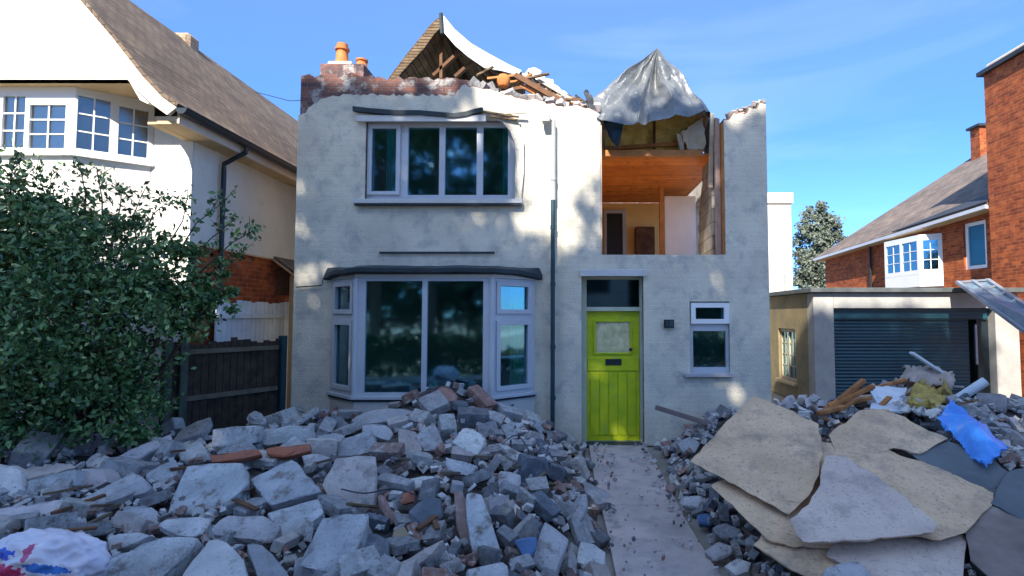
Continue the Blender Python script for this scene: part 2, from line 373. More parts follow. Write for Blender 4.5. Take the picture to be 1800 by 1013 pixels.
OPL = F(1056, 447)[0]; OPR = F(1276, 447)[0]; OPZ = F(1060, 448)[1]
top_r = [F(*p) for p in ((1277, 208), (1290, 196), (1308, 198), (1318, 186), (1330, 188), (1336, 178), (1344, 180))]
top_r = jag(top_r, .045, .05, 4)
top_b[0] = (XL, top_b[0][1]); top_b[-1] = (OPL, top_b[-1][1]); top_r[0] = (OPR, top_r[0][1]); top_r[-1] = (XR, top_r[-1][1])
bayL, bayR = -3.58, -.516
base = [(XR, 0), (DO[2], 0), (DO[2], DO[3]), (DO[0], DO[3]), (DO[0], 0), (bayR - .06, 0), (bayR - .06, 2.5), (bayL + .06, 2.5), (bayL + .06, 0), (XL, 0)]
outer = list(reversed([(XL, 0)])) 
def facade(topb, topr, xl, xr):
    o = [(xl, topb[0][1])] + topb[1:] + [(OPL, OPZ), (OPR, OPZ)] + topr[:-1] + [(xr, topr[-1][1])] + base[1:-1]
    o.insert(len(topb) + 2 + len(topr), (xr, 0)); o.append((xl, 0)); return o
m = MB().plate((0, FY + .03, 0), (1, 0, 0), (0, -1, 0), facade(top_b, top_r, XL, XR), [rl(UW), rl(SW)], 0, -.27)
m.build('wall', BRICKD, house)
# render coat in front of the brickwork, broken away along its upper edge
rt = [F(*p) for p in ((533, 203), (548, 186), (562, 176), (585, 168), (640, 166), (720, 167), (800, 168), (812, 150), (832, 152), (868, 160), (905, 172), (950, 178), (985, 187), (1010, 185), (1040, 193), (1054, 202))]
rt = jag(rt, .022, .05, 9); rt[0] = (XL, rt[0][1]); rt[-1] = (OPL, rt[-1][1])
rr_ = [(x, z - .03) for x, z in top_r]
m = MB().plate((0, FY, 0), (1, 0, 0), (0, -1, 0), facade(rt, rr_, XL - .012, XR + .012), [rl(UW), rl(SW)], 0, -.028)
m.build('render_coat', RENDER, house)
# body: side walls, back wall, floors
def bx(name, mt, *a, parent=house, bevel=0): return MB().box(*a).build(name, mt, parent, bevel=bevel)
bx('side_wall', RENDER, XL, XL + .25, 8.47, 15, 0, 5.35); MB().plate((XR, 0, 0), (0, 1, 0), (1, 0, 0), [(8.47, 0), (15, 0), (15, 5.2), (8.47, 5.2)], [[(8.9, 2.95), (12.1, 2.95), (12.1, 4.38), (8.9, 4.38)]], 0, -.25).build('side_wall', RENDER, house)  # right wall has an added unseen opening that lets daylight into the room
bx('back_wall', BRICKD, XL + .25, XR - .25, 14.75, 15, 0, 5.3)
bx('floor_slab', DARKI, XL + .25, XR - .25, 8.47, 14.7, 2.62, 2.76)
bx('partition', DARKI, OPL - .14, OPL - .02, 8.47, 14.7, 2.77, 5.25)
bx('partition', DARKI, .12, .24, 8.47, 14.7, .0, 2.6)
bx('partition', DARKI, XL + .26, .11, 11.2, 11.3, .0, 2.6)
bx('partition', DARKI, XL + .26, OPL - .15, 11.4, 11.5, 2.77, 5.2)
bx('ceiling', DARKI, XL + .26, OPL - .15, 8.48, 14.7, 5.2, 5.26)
# the opened room
CZ = P(1100, 273, 8.55).z
bx('room_floor', mat('bare_floor_boards', (.75, .55, .32), (.6, .42, .24)), OPL, XR - .26, 8.48, 12.2, 2.77, 2.79)
bx('ceiling', WOODO, OPL, 2.55, 8.62, 12.2, CZ, CZ + .05)
MB().box(OPL, 2.14, 8.50, 8.60, CZ - .03, CZ + .07).build('ceiling_beam', WOODB, house)
bx('room_wall', YWALL, OPL, XR - .26, 12.21, 12.3, 2.77, CZ - .01)
bx('room_wall', YWALL, OPL - .015, OPL + .02, 8.63, 12.2, 2.77, CZ - .01)
a0 = P(1062, 368, 12.1); a1 = P(1082, 447, 12.1)
m = MB().plate((a0.x, 12.2, 0), (1, 0, 0), (0, -1, 0), [(0, 2.78), (a1.x - a0.x + .25, 2.78), (a1.x - a0.x + .25, a0.z), (0, a0.z)], [[(.06, 2.85), (a1.x - a0.x + .17, 2.85), (a1.x - a0.x + .17, a0.z - .08), (.06, a0.z - .08)]], 0.01, .06)
m.build('inner_door_frame', PVC, house)
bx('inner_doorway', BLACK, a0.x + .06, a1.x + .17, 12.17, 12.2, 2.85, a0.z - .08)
a0 = P(1117, 398, 12.0); a1 = P(1152, 440, 12.0)
bx('fireplace', TIMB, a0.x, a1.x, 12.05, 12.2, a1.z - .4, a0.z, bevel=.02)
bx('skirting', TIMB, 1.25, 1.5, 12.12, 12.2, 2.77, 2.77 + .4)
a0 = P(1168, 345, 10.7); a1 = P(1224, 447, 10.7)
bx('inner_door', PLAST, a0.x, a1.x, 10.7, 10.75, 2.77, a0.z, bevel=.004)
MB().beam((a0.x - .06, 10.72, 2.77), (a0.x - .06, 10.72, CZ), .08, .1, (0, 1, 0)).build('door_post', WOODB, house)
# broken partition at the right of the room
x0 = P(1232, 400, 9.4).x
pp = [(0, 2.77), (1.25, 2.77)] ; zz = 2.77
r9 = random.Random(3)
prof = [(1.25, 2.77)]
z = 2.9
while z < 5.2:
    prof.append((1.22 - .62 * sm((z - 3.3) / 1.6) + r9.uniform(-.07, .07), z)); z += .09
prof = [(0, 2.77)] + prof + [(.0, 5.15)]
m = MB().plate((2.30, 8.62, 0), (0.06, 1, 0), (1, 0, 0), prof, [], 0, .11); m.build('broken_partition', mat('bare_block_wall', (.40, .40, .37), (.24, .25, .24), 5, .95, .9, 30, brick=dict(w=.44, h=.215, m=.012, b=(.6, .6, .62), mc=(.5, .5, .5), bh=1), stain=((.08, .09, .09), 3, .62, .08)), house)
m = MB()
for xx in (OPR - .10,): m.box(xx, xx + .07, 8.30, 8.38, OPZ, F(1270, 203)[1])
m.build('timber_stud', mat('pale_pink_stud', (.52, .36, .28), (.38, .25, .18), 6, .8, .4, 25), house)
MB().box(OPR - .022, OPR - .001, 8.2, 8.46, OPZ, F(1276, 215)[1]).build('jamb_lining', WOODB, house)
MB().box(OPL + .002, OPL + .022, 8.2, 8.46, OPZ, F(1276, 215)[1]).build('jamb_lining', CREAM, house)
# gold insulation and broken rafters above the ceiling
def rough_sheet(name, quad, nu, nv, amp, fr, mt, parent=None, th=.02, seed=0, lab=None, cat=None, grp=None, edge=0, sag=0, ret=False):
    a, b, c, d = [V(q) for q in quad]; n = (b - a).cross(d - a).normalized(); r = random.Random(seed); vs = []
    for j in range(nv + 1):
        for i in range(nu + 1):
            u = i / nu; v = j / nv; p = a.lerp(b, u).lerp(d.lerp(c, u), v)
            q = p * fr + V((seed * 3.1, 0, 0))
            k = (1 - abs(noise.noise(q)) * 2) * amp + noise.noise(q * 3.1) * amp * .35
            p = p + n * k - V((0, 0, 1)) * sag * math.sin(math.pi * u) * math.sin(math.pi * v)
            if edge and (i in (0, nu) or j in (0, nv)): p += V((r.uniform(-1, 1), 0, r.uniform(-1, 1))) * edge
            vs.append(p)
    W = nu + 1; fs = [(j * W + i, j * W + i + 1, (j + 1) * W + i + 1, (j + 1) * W + i) for j in range(nv) for i in range(nu)]
    me = bpy.data.meshes.new(name); bm = bmesh.new(); bv = [bm.verts.new(v) for v in vs]
    for f in fs: bm.faces.new([bv[i] for i in f])
    bmesh.ops.recalc_face_normals(bm, faces=bm.faces)
    bmesh.ops.solidify(bm, geom=bm.faces[:], thickness=th); bm.to_mesh(me); bm.free(); me.shade_smooth(); me.set_sharp_from_angle(angle=rad(50)); add_uv(me)
    o = link(name, me, mt, parent)
    return tag(o, lab, cat, grp)
rough_sheet('insulation', (P(1062, 268, 8.95), P(1238, 268, 8.95), P(1225, 190, 9.1), P(1070, 190, 9.1)), 40, 18, .05, 4, GOLD, house, seed=3)
rough_sheet('torn_lining', (P(1196, 236, 8.75), P(1212, 270, 8.75), P(1240, 262, 8.7), P(1236, 208, 8.7)), 8, 8, .03, 5, mat('torn_cream_lining', (.75, .66, .5), None, 5, .8, .3, 20), house, seed=5, edge=.02)
rough_sheet('torn_lining', (P(1188, 236, 8.75), P(1203, 238, 8.75), P(1200, 268, 8.75), P(1195, 264, 8.7)), 4, 6, .02, 5, bpy.data.materials['torn_cream_lining'], house, seed=8)
m = MB(); m.beam(P(1062, 262, 8.85), P(1238, 250, 8.85), .05, .06); m.build('rafter', WOODB, house)
m = MB(); m.beam(P(1150, 210, 8.88), P(1150, 262, 8.88), .04, .05, (0, 1, 0)); m.build('rafter', TIMB, house)
m = MB(); m.beam(P(1238, 205, 8.9), P(1228, 270, 8.9), .06, .08, (0, 1, 0)); m.build('rafter', WOODB, house)
m = MB(); m.beam(P(1251, 200, 8.6), P(1249, 330, 8.6), .06, .05, (0, 1, 0)); m.build('rafter', bpy.data.materials['torn_cream_lining'], house)
# ---- windows: frame plate with pane holes
def window(parent, o, u, n, a0, a1, z0, z1, panes, name='window', fm=PVC, th=.06, rec=.0, bars=None, gm=GLASS, wl=None):
    hs = [[(p[0], p[2]), (p[1], p[2]), (p[1], p[3]), (p[0], p[3])] for p in panes]
    fr = MB().plate(o, u, n, [(a0, z0), (a1, z0), (a1, z1), (a0, z1)], hs, rec, rec - th).build(name, fm, parent)
    if wl: fr['label'] = wl
    for p in panes:
        MB().obox(o, u, n, p[0] - .005, p[1] + .005, rec - th * .62, rec - th * .5, p[2] - .005, p[3] + .005).build('pane', gm, fr)
        if bars:
            b = MB(); nx, nz = bars
            for i in range(1, nx):
                a = p[0] + (p[1] - p[0]) * i / nx; b.obox(o, u, n, a - .009, a + .009, rec - th * .45, rec - th * .25, p[2], p[3])
            for i in range(1, nz):
                z = p[2] + (p[3] - p[2]) * i / nz; b.obox(o, u, n, p[0], p[1], rec - th * .43, rec - th * .23, z - .009, z + .009)
            b.build('glazing_bars', fm, fr)
    return fr
Xu = V((1, 0, 0)); Nn = V((0, -1, 0))
def fx(px): return F(px, 280, 8.25)[0]
def fz(py): return F(770, py, 8.25)[1]
zt, zb = fz(224), fz(343)
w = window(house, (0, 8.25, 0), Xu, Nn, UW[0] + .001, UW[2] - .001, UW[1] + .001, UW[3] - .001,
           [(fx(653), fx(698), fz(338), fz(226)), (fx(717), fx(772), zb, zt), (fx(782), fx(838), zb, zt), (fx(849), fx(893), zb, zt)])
MB().plate((0, 8.235, 0), Xu, Nn, [(fx(647), fz(343)), (fx(704), fz(343)), (fx(704), fz(220)), (fx(647), fz(220))], [[(fx(654), fz(337)), (fx(697), fz(337)), (fx(697), fz(227)), (fx(654), fz(227))]], 0.015, -.012).build('casement', PVC, w)
cu = MB()
for i in range(14): cu.tube([(fx(678) + i * .024, 8.33 + (i % 2) * .02, fz(346)), (fx(678) + i * .024, 8.33 + (i % 2) * .02, fz(218))], .016, 6)
cu.build('curtain', CURT, w)
cu = MB()
for i in range(10): cu.tube([(fx(884) + i * .024, 8.33 + (i % 2) * .02, fz(346)), (fx(884) + i * .024, 8.33 + (i % 2) * .02, fz(218))], .016, 6)
cu.build('curtain', CURT, w)
# broken render arch at the window's upper right corner
ar = [F(*p, 8.12) for p in ((846, 200), (868, 208), (884, 216), (897, 232), (905, 255), (909, 300), (908, 330), (916, 352), (921, 300), (921, 250), (912, 216), (898, 200), (875, 193))]
MB().plate((0, FY - .029, 0), Xu, Nn, ar, [], .03, -.0).build('render_patch', RENDER, house, bevel=.006)
# window canopy with ragged flashing, sill
m = MB(); cpts = [(624, 196), (660, 200), (700, 203), (740, 203), (775, 206), (800, 208), (822, 205), (838, 200), (850, 198)]
tp = [V((F(x, y - 5)[0], 0, F(x, y - 5)[1])) for x, y in cpts]; bt = [V((F(x, y + 3)[0], 0, F(x, y + 3)[1])) for x, y in cpts]
m.prism([(p.x, FY - .10, p.z) for p in tp] + [(p.x, FY - .10, p.z) for p in reversed(bt)], (0, .099 - .029, 0)); m.build('window_canopy', LEAD, house)
m = MB(); a = F(629, 208); b = F(855, 214); m.box(a[0], b[0], FY - .075, FY - .03, b[1] - .02, a[1] + .02); m.build('canopy_soffit', RENDER2, house)
m = MB(); a = F(622, 350, 8.08); b = F(918, 356, 8.08); m.box(a[0], b[0], 8.06, 8.23, b[1] - .015, a[1]); m.build('sill', RENDER2, house, bevel=.005)
m = MB(); m.box(a[0] + .01, b[0] - .01, 8.075, 8.139, b[1] - .045, b[1] - .018); m.build('sill_drip', LEAD, house)
# broken timber ends right of the canopy
for i, (a, b) in enumerate((((846, 196), (912, 206)), ((862, 205), (910, 211)), ((880, 200), (925, 198)))):
    MB().beam(P(*a, 8.09), P(*b, 8.06), .03, .025).build('broken_lath', TIMBL if i < 2 else BROKEN, house)
MB().box(F(668, 444)[0], F(870, 444)[0], FY - .035, FY - .027, F(668, 447)[1], F(668, 443)[1]).build('expansion_strip', LEAD, house)
# number plate
a = F(1166, 562); b = F(1184, 577)
pl_ = MB().box(a[0], b[0], FY - .05, FY - .03, b[1], a[1]).build('number_plate', BLACK, house, bevel=.003)
def text(body, size, loc, mt, parent, name='digits'):
    c = bpy.data.curves.new(name, 'FONT'); c.body = body; c.size = size; c.extrude = .002; c.align_x = 'CENTER'; c.align_y = 'CENTER'
    o = bpy.data.objects.new(name, c); COL.objects.link(o); o.location = loc; o.rotation_euler = (rad(90), 0, 0)
    bpy.context.view_layer.update(); me = bpy.data.meshes.new_from_object(o); me.transform(o.matrix_world); bpy.data.objects.remove(o)
    o = link(name, me, mt, parent); return o
text('18', .12, ((a[0] + b[0]) / 2, FY - .0525, (a[1] + b[1]) / 2), mat('worn_grey_digits', (.10, .14, .16)), pl_)
# small window
def gx(px): return F(px, 590, 8.22)[0]
def gz(py): return F(1250, py, 8.22)[1]
w = window(house, (0, 8.22, 0), Xu, Nn, SW[0] + .001, SW[2] - .001, SW[1] + .001, SW[3] - .001, [(gx(1220), gx(1273), gz(562), gz(540)), (gx(1218), gx(1276), gz(646), gz(582))])
MB().plate((0, 8.20, 0), Xu, Nn, [(gx(1214), gz(569)), (gx(1281), gz(569)), (gx(1281), gz(533)), (gx(1214), gz(533))], [[(gx(1222), gz(561)), (gx(1272), gz(561)), (gx(1272), gz(541)), (gx(1222), gz(541))]], 0.03, 0.0).build('casement', PVCW, w)
cu = MB().box(gx(1216), gx(1280), 8.36, 8.37, SW[1], SW[3]).build('blind', mat('dark_teal_blind', (.015, .10, .13)), w)
m = MB(); a = F(1204, 657, 8.1); b = F(1290, 663, 8.1); m.box(a[0], b[0], 8.08, 8.21, b[1], a[1]); m.build('sill', mat('lilac_grey_sill', (.50, .46, .48)), house, bevel=.004)
# door
lt = MB(); a = F(1019, 474, 8.12); b = F(1137, 486, 8.12); lt.box(a[0], b[0], 8.11, 8.139, b[1], a[1]); lt.build('door_lintel', RENDER2, house, bevel=.006)
DY = 8.36
def dx(px, Y=DY): return F(px, 600, Y)[0]
def dz(py, Y=DY): return F(1080, py, Y)[1]
fr = MB().plate((0, DY - .02, 0), Xu, Nn, [(DO[0] + .001, .0), (DO[2] - .001, .0), (DO[2] - .001, DO[3] - .001), (DO[0] + .001, DO[3] - .001)], [[(dx(1031), .03), (dx(1124), .03), (dx(1124), dz(547)), (dx(1031), dz(547))], [(dx(1031), dz(540)), (dx(1124), dz(540)), (dx(1124), dz(492)), (dx(1031), dz(492))]], .05, -.06).build('door_frame', LIMEE, house)
MB().box(dx(1030), dx(1125), DY - .0, DY + .008, dz(541), dz(491)).build('pane', glass('dark_transom_glass', (.2, .25, .25), .06), fr)
x0, x1 = dx(1031) + .003, dx(1124) - .003; zt = dz(547) - .003
gx0, gx1, gz0, gz1 = dx(1047), dx(1107), dz(620), dz(566)
door = MB().plate((0, DY, 0), Xu, Nn, [(x0, .035), (x1, .035), (x1, zt), (x0, zt)], [[(gx0, gz0), (gx1, gz0), (gx1, gz1), (gx0, gz1)]], .0, -.045).build('door', LIME, house, bevel=.003)
for i in range(5):
    wd = (x1 - x0 - .10) / 5; MB().box(x0 + .05 + wd * i + .006, x0 + .05 + wd * (i + 1) - .006, DY - .014, DY - .001, .12, dz(655)).build('door_board', LIME, door, bevel=.004)
MB().box(x0 + .01, x1 - .01, DY - .018, DY - .001, dz(652), dz(628)).build('lock_rail', LIME, door, bevel=.004)
MB().plate((0, DY, 0), Xu, Nn, [(gx0 - .035, gz0 - .03), (gx1 + .035, gz0 - .03), (gx1 + .035, gz1 + .03), (gx0 - .035, gz1 + .03)], [[(gx0, gz0), (gx1, gz0), (gx1, gz1), (gx0, gz1)]], .02, .001).build('glazing_bead', LIME, door, bevel=.004)
MB().box(gx0, gx1, DY + .012, DY + .02, gz0, gz1).build('door_pane', DGLASS, door)
MB().box(dx(1064), dx(1092), DY - .028, DY - .019, dz(642), dz(631)).build('letterbox', BLACK, door, bevel=.002)
MB().lathe((0, 0, 0), [(.02, 0), (.024, .012), (.012, .02), (.026, .04), (.026, .055), (.01, .065)], 12).build('knob', BLACK, door)
kn = bpy.data.objects['knob']; kn.data.transform(Matrix.Translation((dx(1108), DY - .003, dz(614))) @ Matrix.Rotation(rad(90), 4, 'X'))
MB().box(DO[0] - .02, DO[2] + .02, 8.10, 8.34, -.01, .030).build('doorstep', LEAD, house, bevel=.006)
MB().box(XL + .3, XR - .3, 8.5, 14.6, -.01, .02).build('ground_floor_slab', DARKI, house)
# ---- bay window
W0, W1, W2, W3 = V((bayL, 8.165, 0)), V((-3.02, 7.65, 0)), V((-1.087, 7.65, 0)), V((bayR, 8.165, 0))
def plan(off, y_back=8.165):
    c = V((-2.05, 9.2, 0)); o = off
    return [(bayL - o * .9, y_back), (-3.02 - o * .55, 7.65 - o), (-1.087 + o * .55, 7.65 - o), (bayR + o * .9, y_back)]
bay = MB().prism([(x, y, 0) for x, y in plan(0)] , (0, 0, .76)).build('bay_wall', RENDER2, house)
MB().prism([(x, y, .765) for x, y in plan(.045, 8.14)], (0, 0, .045)).build('bay_sill', PVC, house, bevel=.005)
MB().prism([(x, y, .735) for x, y in plan(.02, 8.14)], (0, 0, .025)).build('bay_sill_drip', LEAD, house)
ZB, ZT = .812, 2.47
def bayside(A, B, panes):
    u = (B - A).normalized(); n = V((u.y, -u.x, 0)); L_ = (B - A).length
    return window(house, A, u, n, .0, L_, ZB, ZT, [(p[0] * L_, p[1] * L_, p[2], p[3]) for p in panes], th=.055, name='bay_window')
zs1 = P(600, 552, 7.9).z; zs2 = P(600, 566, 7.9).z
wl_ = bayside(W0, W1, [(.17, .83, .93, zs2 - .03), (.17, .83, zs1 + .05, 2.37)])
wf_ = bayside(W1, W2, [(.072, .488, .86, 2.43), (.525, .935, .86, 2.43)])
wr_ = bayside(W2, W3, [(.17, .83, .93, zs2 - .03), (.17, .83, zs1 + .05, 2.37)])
for A, B, w_ in ((W0, W1, wl_), (W2, W3, wr_)):
    u = (B - A).normalized(); n = V((u.y, -u.x, 0)); L_ = (B - A).length
    for za, zb_ in ((.87, zs2 + .02), (zs1 + .0, 2.43)):
        MB().plate(A, u, n, [(.09 * L_, za), (.91 * L_, za), (.91 * L_, zb_), (.09 * L_, zb_)], [[(.18 * L_, za + .065), (.82 * L_, za + .065), (.82 * L_, zb_ - .065), (.18 * L_, zb_ - .065)]], .022, .001).build('casement', PVC, w_, bevel=.003)
for A, wd in ((W1, .045), (W2, .045)):
    MB().tube([(A.x, A.y + .005, ZB), (A.x, A.y + .005, ZT)], .04, 8).build('bay_post', PVC, house)
cu = MB()
for i in range(13):
    t = .45 + i * .04; p = W2.lerp(W3, t) + V((-.03, .10, 0)); cu.tube([(p.x, p.y + (i % 2) * .02, ZB), (p.x, p.y + (i % 2) * .02, ZT)], .018, 6)
cu.build('curtain', CURTG, wr_)
MB().prism([(x, y, 2.475) for x, y in plan(.012, 8.14)], (0, 0, .05)).build('bay_fascia', RENDER2, house)
# sagging lead cap
cp = plan(.13, 8.139); m = MB(); top = []; 
path_ = [V((*cp[i], 0)) for i in range(4)]; dense = []
for i in range(3):
    for k in range(12): dense.append(path_[i].lerp(path_[i + 1], k / 12))
dense.append(path_[3]); n_ = len(dense); vs = []
for lvl in range(4):
    for i, p in enumerate(dense):
        w1 = noise.noise(p * 3) * .02
        z = (2.528, 2.545, 2.60, 2.66)[lvl] + (w1 if lvl else w1 * .5) - .05 * (1 - min(1, min(i, n_ - 1 - i) / 6)) * (lvl < 3)
        q = p.copy()
        if lvl == 0: q = V((p.x, min(8.139, p.y + .05), 0))
        if lvl == 3: q = V((p.x * .97 - .06, min(8.139, p.y + .28), 0))
        vs.append((q.x, q.y, z))
fs = [(l * n_ + i, l * n_ + i + 1, (l + 1) * n_ + i + 1, (l + 1) * n_ + i) for l in range(3) for i in range(n_ - 1)]
fs.append(tuple(range(n_))); fs.append(tuple(3 * n_ + i for i in range(n_)))
m.add(vs, fs); m.build('bay_roof', LEAD, house, smooth=True)
r5 = random.Random(5)
# cable and drainpipe
MB().tube([P(521, 505, 8.12), P(566, 502, 8.12), P(568, 490, 8.12), P(576, 484, 8.1)], .009, 6).build('cable', BLACK, house)
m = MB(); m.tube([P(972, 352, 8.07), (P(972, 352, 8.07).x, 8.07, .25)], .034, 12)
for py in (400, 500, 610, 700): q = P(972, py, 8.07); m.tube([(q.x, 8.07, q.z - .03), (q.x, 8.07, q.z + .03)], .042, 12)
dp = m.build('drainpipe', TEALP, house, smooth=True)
m = MB(); q = P(973, 352, 8.07); qt = P(973, 212, 8.07); m.tube([(q.x, 8.07, q.z), (q.x, 8.07, qt.z)], .033, 12); m.tube([(q.x, 8.07, q.z + .3), (q.x, 8.07, q.z + .36)], .041, 12); m.build('upper_pipe_sunlit_tone', GREYP, dp, smooth=True)  # upper section coloured paler to carry the sunlit look of the pipe
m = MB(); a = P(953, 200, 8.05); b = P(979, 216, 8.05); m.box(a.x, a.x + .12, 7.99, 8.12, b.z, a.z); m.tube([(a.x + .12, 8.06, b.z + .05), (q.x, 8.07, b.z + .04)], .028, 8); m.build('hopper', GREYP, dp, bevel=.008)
# ---- remaining gable roof
def R8(px, py, Y=8.75): p = P(px, py, Y); return V((p.x, p.y, p.z))
roof = None
lo = [R8(*p) for p in ((776, 27), (758, 42), (738, 67), (715, 95), (690, 128), (680, 142))]
li = [R8(*p) for p in ((777, 50), (762, 66), (745, 90), (724, 112), (706, 132), (696, 146))]
back = V((0, 3.6, -.0))
def strip(A, B, vec, name, mt, par):
    n = len(A); vs = A + B + [p + vec for p in A] + [p + vec for p in B]; fs = []
    for i in range(n - 1):
        fs += [(i, i + 1, n + i + 1, n + i), (2 * n + i, 3 * n + i, 3 * n + i + 1, 2 * n + i + 1), (i, 2 * n + i, 2 * n + i + 1, i + 1), (n + i, n + i + 1, 3 * n + i + 1, 3 * n + i)]
    fs += [(0, n, 3 * n, 2 * n), (n - 1, 3 * n - 1, 4 * n - 1, 2 * n - 1)]
    return MB().add(vs, fs).build(name, mt, par)
ROOFU = mat('brown_roof_underside', (.20, .115, .06), (.10, .055, .03), 4, .9, .5, 20, brick=dict(w=3, h=.12, m=.01, b=(.6, .6, .6), mc=(.2, .2, .2)))
roof = strip(lo, li, back, 'roof', ROOFU, house)
bat = strip([p + V((.02, -.03, -.03)) for p in lo], [p + V((.0, -.03, .02)) for p in li], V((0, .028, 0)), 'barge_lath', TIMBL, roof)
ro = [R8(*p) for p in ((778, 28), (800, 55), (829, 80), (860, 98), (895, 117), (917, 127))]
ri = [R8(*p) for p in ((779, 40), (800, 66), (826, 90), (858, 108), (893, 126), (913, 134))]
strip(ro, ri, back, 'roof_slope', ROOFU, roof)
so_ = [p + V((0, -.04, .012)) for p in ro]; si_ = [R8(*p, 8.71) for p in ((781, 58), (800, 80), (822, 99), (851, 119), (880, 124), (910, 132))]
strip(so_, si_, V((0, .03, 0)), 'white_underlay', mat('white_roof_felt', (.78, .76, .70), (.66, .63, .58), 6, .8, .5, 12, bdist=.03), roof)
MB().tube([P(775, 24, 8.7), P(777, 60, 8.7)], .035, 6).build('ridge_end', LEAD, roof)
for a, b in (((812, 88), (762, 134)), ((834, 106), (800, 136)), ((797, 72), (884, 158)), ((850, 120), (900, 160)), ((776, 60), (776, 140))):
    MB().beam(P(*a, 9.0), P(*b, 9.0), .05, .09, (0, 1, 0)).build('rafter', TIMB, roof)
for k in range(1, 5):
    o = 9.0 + k * .65; MB().beam(P(777, 45, 8.9) + V((0, k * .65, 0)), P(890, 150, 8.9) + V((0, k * .65, -.05)), .05, .08, (0, 1, 0)).build('rafter', TIMB, roof)
    MB().beam(P(775, 45, 8.9) + V((0, k * .65, 0)), P(700, 140, 8.9) + V((0, k * .65, -.05)), .05, .08, (0, 1, 0)).build('rafter', TIMB, roof)
MB().prism([lo[0] + back, lo[-1] + back, ro[-1] + back], (0, .05, 0)).build('gable_end', TIMB, roof)
# collapsed strip of roof timbers and slates to the right of the gable
for i, (a, b, mt_, w_, h_) in enumerate((((905, 132), (1000, 186), TIMB, .06, .08), ((925, 138), (965, 130), TIMBL, .05, .03), ((915, 150), (985, 178), WOODB, .04, .05), ((945, 140), (1005, 175), BROKEN, .05, .04), ((880, 160), (950, 150), TIMB, .05, .05),
        ((960, 150), (990, 192), BROKEN, .04, .03), ((1012, 168), (1046, 196), BLACK, .05, .04), ((1030, 160), (1040, 190), SLATED, .05, .06), ((930, 128), (950, 160), SLATED, .09, .02), ((975, 158), (1030, 182), TIMBL, .05, .03))):
    MB().beam(P(*a, 8.42 + .03 * i), P(*b, 8.36 + .02 * i), w_, h_).build('broken_timber', mt_, house)
_r = random.Random(61)
for i in range(16):
    px = _r.uniform(835, 1035); py = 135 + (px - 835) * .26 + _r.uniform(-8, 6); a = P(px, py, 8.3 + _r.uniform(0, .5)); an = _r.uniform(-.9, .5)
    MB().beam(a, a + V((math.cos(an) * _r.uniform(.2, .5), _r.uniform(-.1, .2), math.sin(an) * .25)), .035, .03).build('broken_timber', _r.choice((WOODB, TIMB, TIMBL, OBRN)), house)
rough_sheet('torn_felt', (R8(918, 130, 8.6), R8(1000, 172, 8.5), R8(985, 160, 9.2), R8(940, 120, 9.4)), 14, 8, .05, 5, bpy.data.materials['white_roof_felt'], house, seed=4, edge=.03)
rough_sheet('torn_felt', (R8(925, 150, 8.5), R8(1020, 190, 8.4), R8(1010, 178, 8.9), R8(935, 140, 8.9)), 14, 6, .06, 6, BROKEN, house, seed=14, edge=.03)
# chimney stack with pots behind the parapet
ch = empty('chimney_stack', (P(612, 120, 10).x, 10, 0), 'short clay chimney stack with two orange pots behind the brick parapet', 'chimney')
a = P(574, 130, 10); b = P(648, 130, 10)
MB().box(a.x, b.x, 9.75, 10.3, 3.5, P(600, 123, 10).z).build('stack', BRICKD, ch)
zc = P(600, 123, 10).z
MB().prism([(a.x + .1, 9.8, zc), (a.x + .55, 9.8, zc), (a.x + .55, 10.2, zc), (a.x + .1, 10.2, zc)], (0, 0, .08)).build('flaunching', CREAM, ch, bevel=.02)
c1 = P(601, 120, 10); MB().lathe((c1.x, 10, zc + .05), [(.16, 0), (.15, .05), (.115, .12), (.10, .3), (.13, .32), (.13, .36), (.10, .37), (.10, .44), (.07, .44), (.07, .2)], 16).build('pot', ORANGE, ch, smooth=True)
c1 = P(636, 122, 10); MB().lathe((c1.x, 10, zc), [(.11, 0), (.12, .02), (.10, .04), (.09, .14), (.11, .16), (.11, .19), (.07, .19), (.07, .05)], 16).build('pot', ORANGE, ch, smooth=True)
# ------------------------------------------------------------------ chunk prototypes
def rough_bm(bm, amp, fr, maxlen, bev, seed, it=3):
    bmesh.ops.recalc_face_normals(bm, faces=bm.faces)
    if bev:
        es = [e for e in bm.edges if len(e.link_faces) == 2 and e.calc_face_angle(0) > .35]
        bmesh.ops.bevel(bm, geom=es, offset=bev, segments=1, affect='EDGES')
    bmesh.ops.triangulate(bm, faces=bm.faces)
    for _ in range(it):
        es = [e for e in bm.edges if e.calc_length() > maxlen]
        if not es: break
        bmesh.ops.subdivide_edges(bm, edges=es, cuts=1); bmesh.ops.triangulate(bm, faces=bm.faces)
    bm.normal_update(); off = V((seed * 1.7, seed * .3, -seed))
    mv = []
    for v in bm.verts:
        q = v.co * fr + off; k = noise.noise(q) + .5 * noise.noise(q * 2.3)
        sharp = max((e.calc_face_angle(0) if len(e.link_faces) == 2 else 0 for e in v.link_edges), default=0)
        d = v.normal * k * amp
        if sharp > .3: d -= v.normal * max(0, noise.noise(q * 1.9) + .25) * amp * 2.2
        mv.append(d)
    for v, d in zip(bm.verts, mv): v.co += d
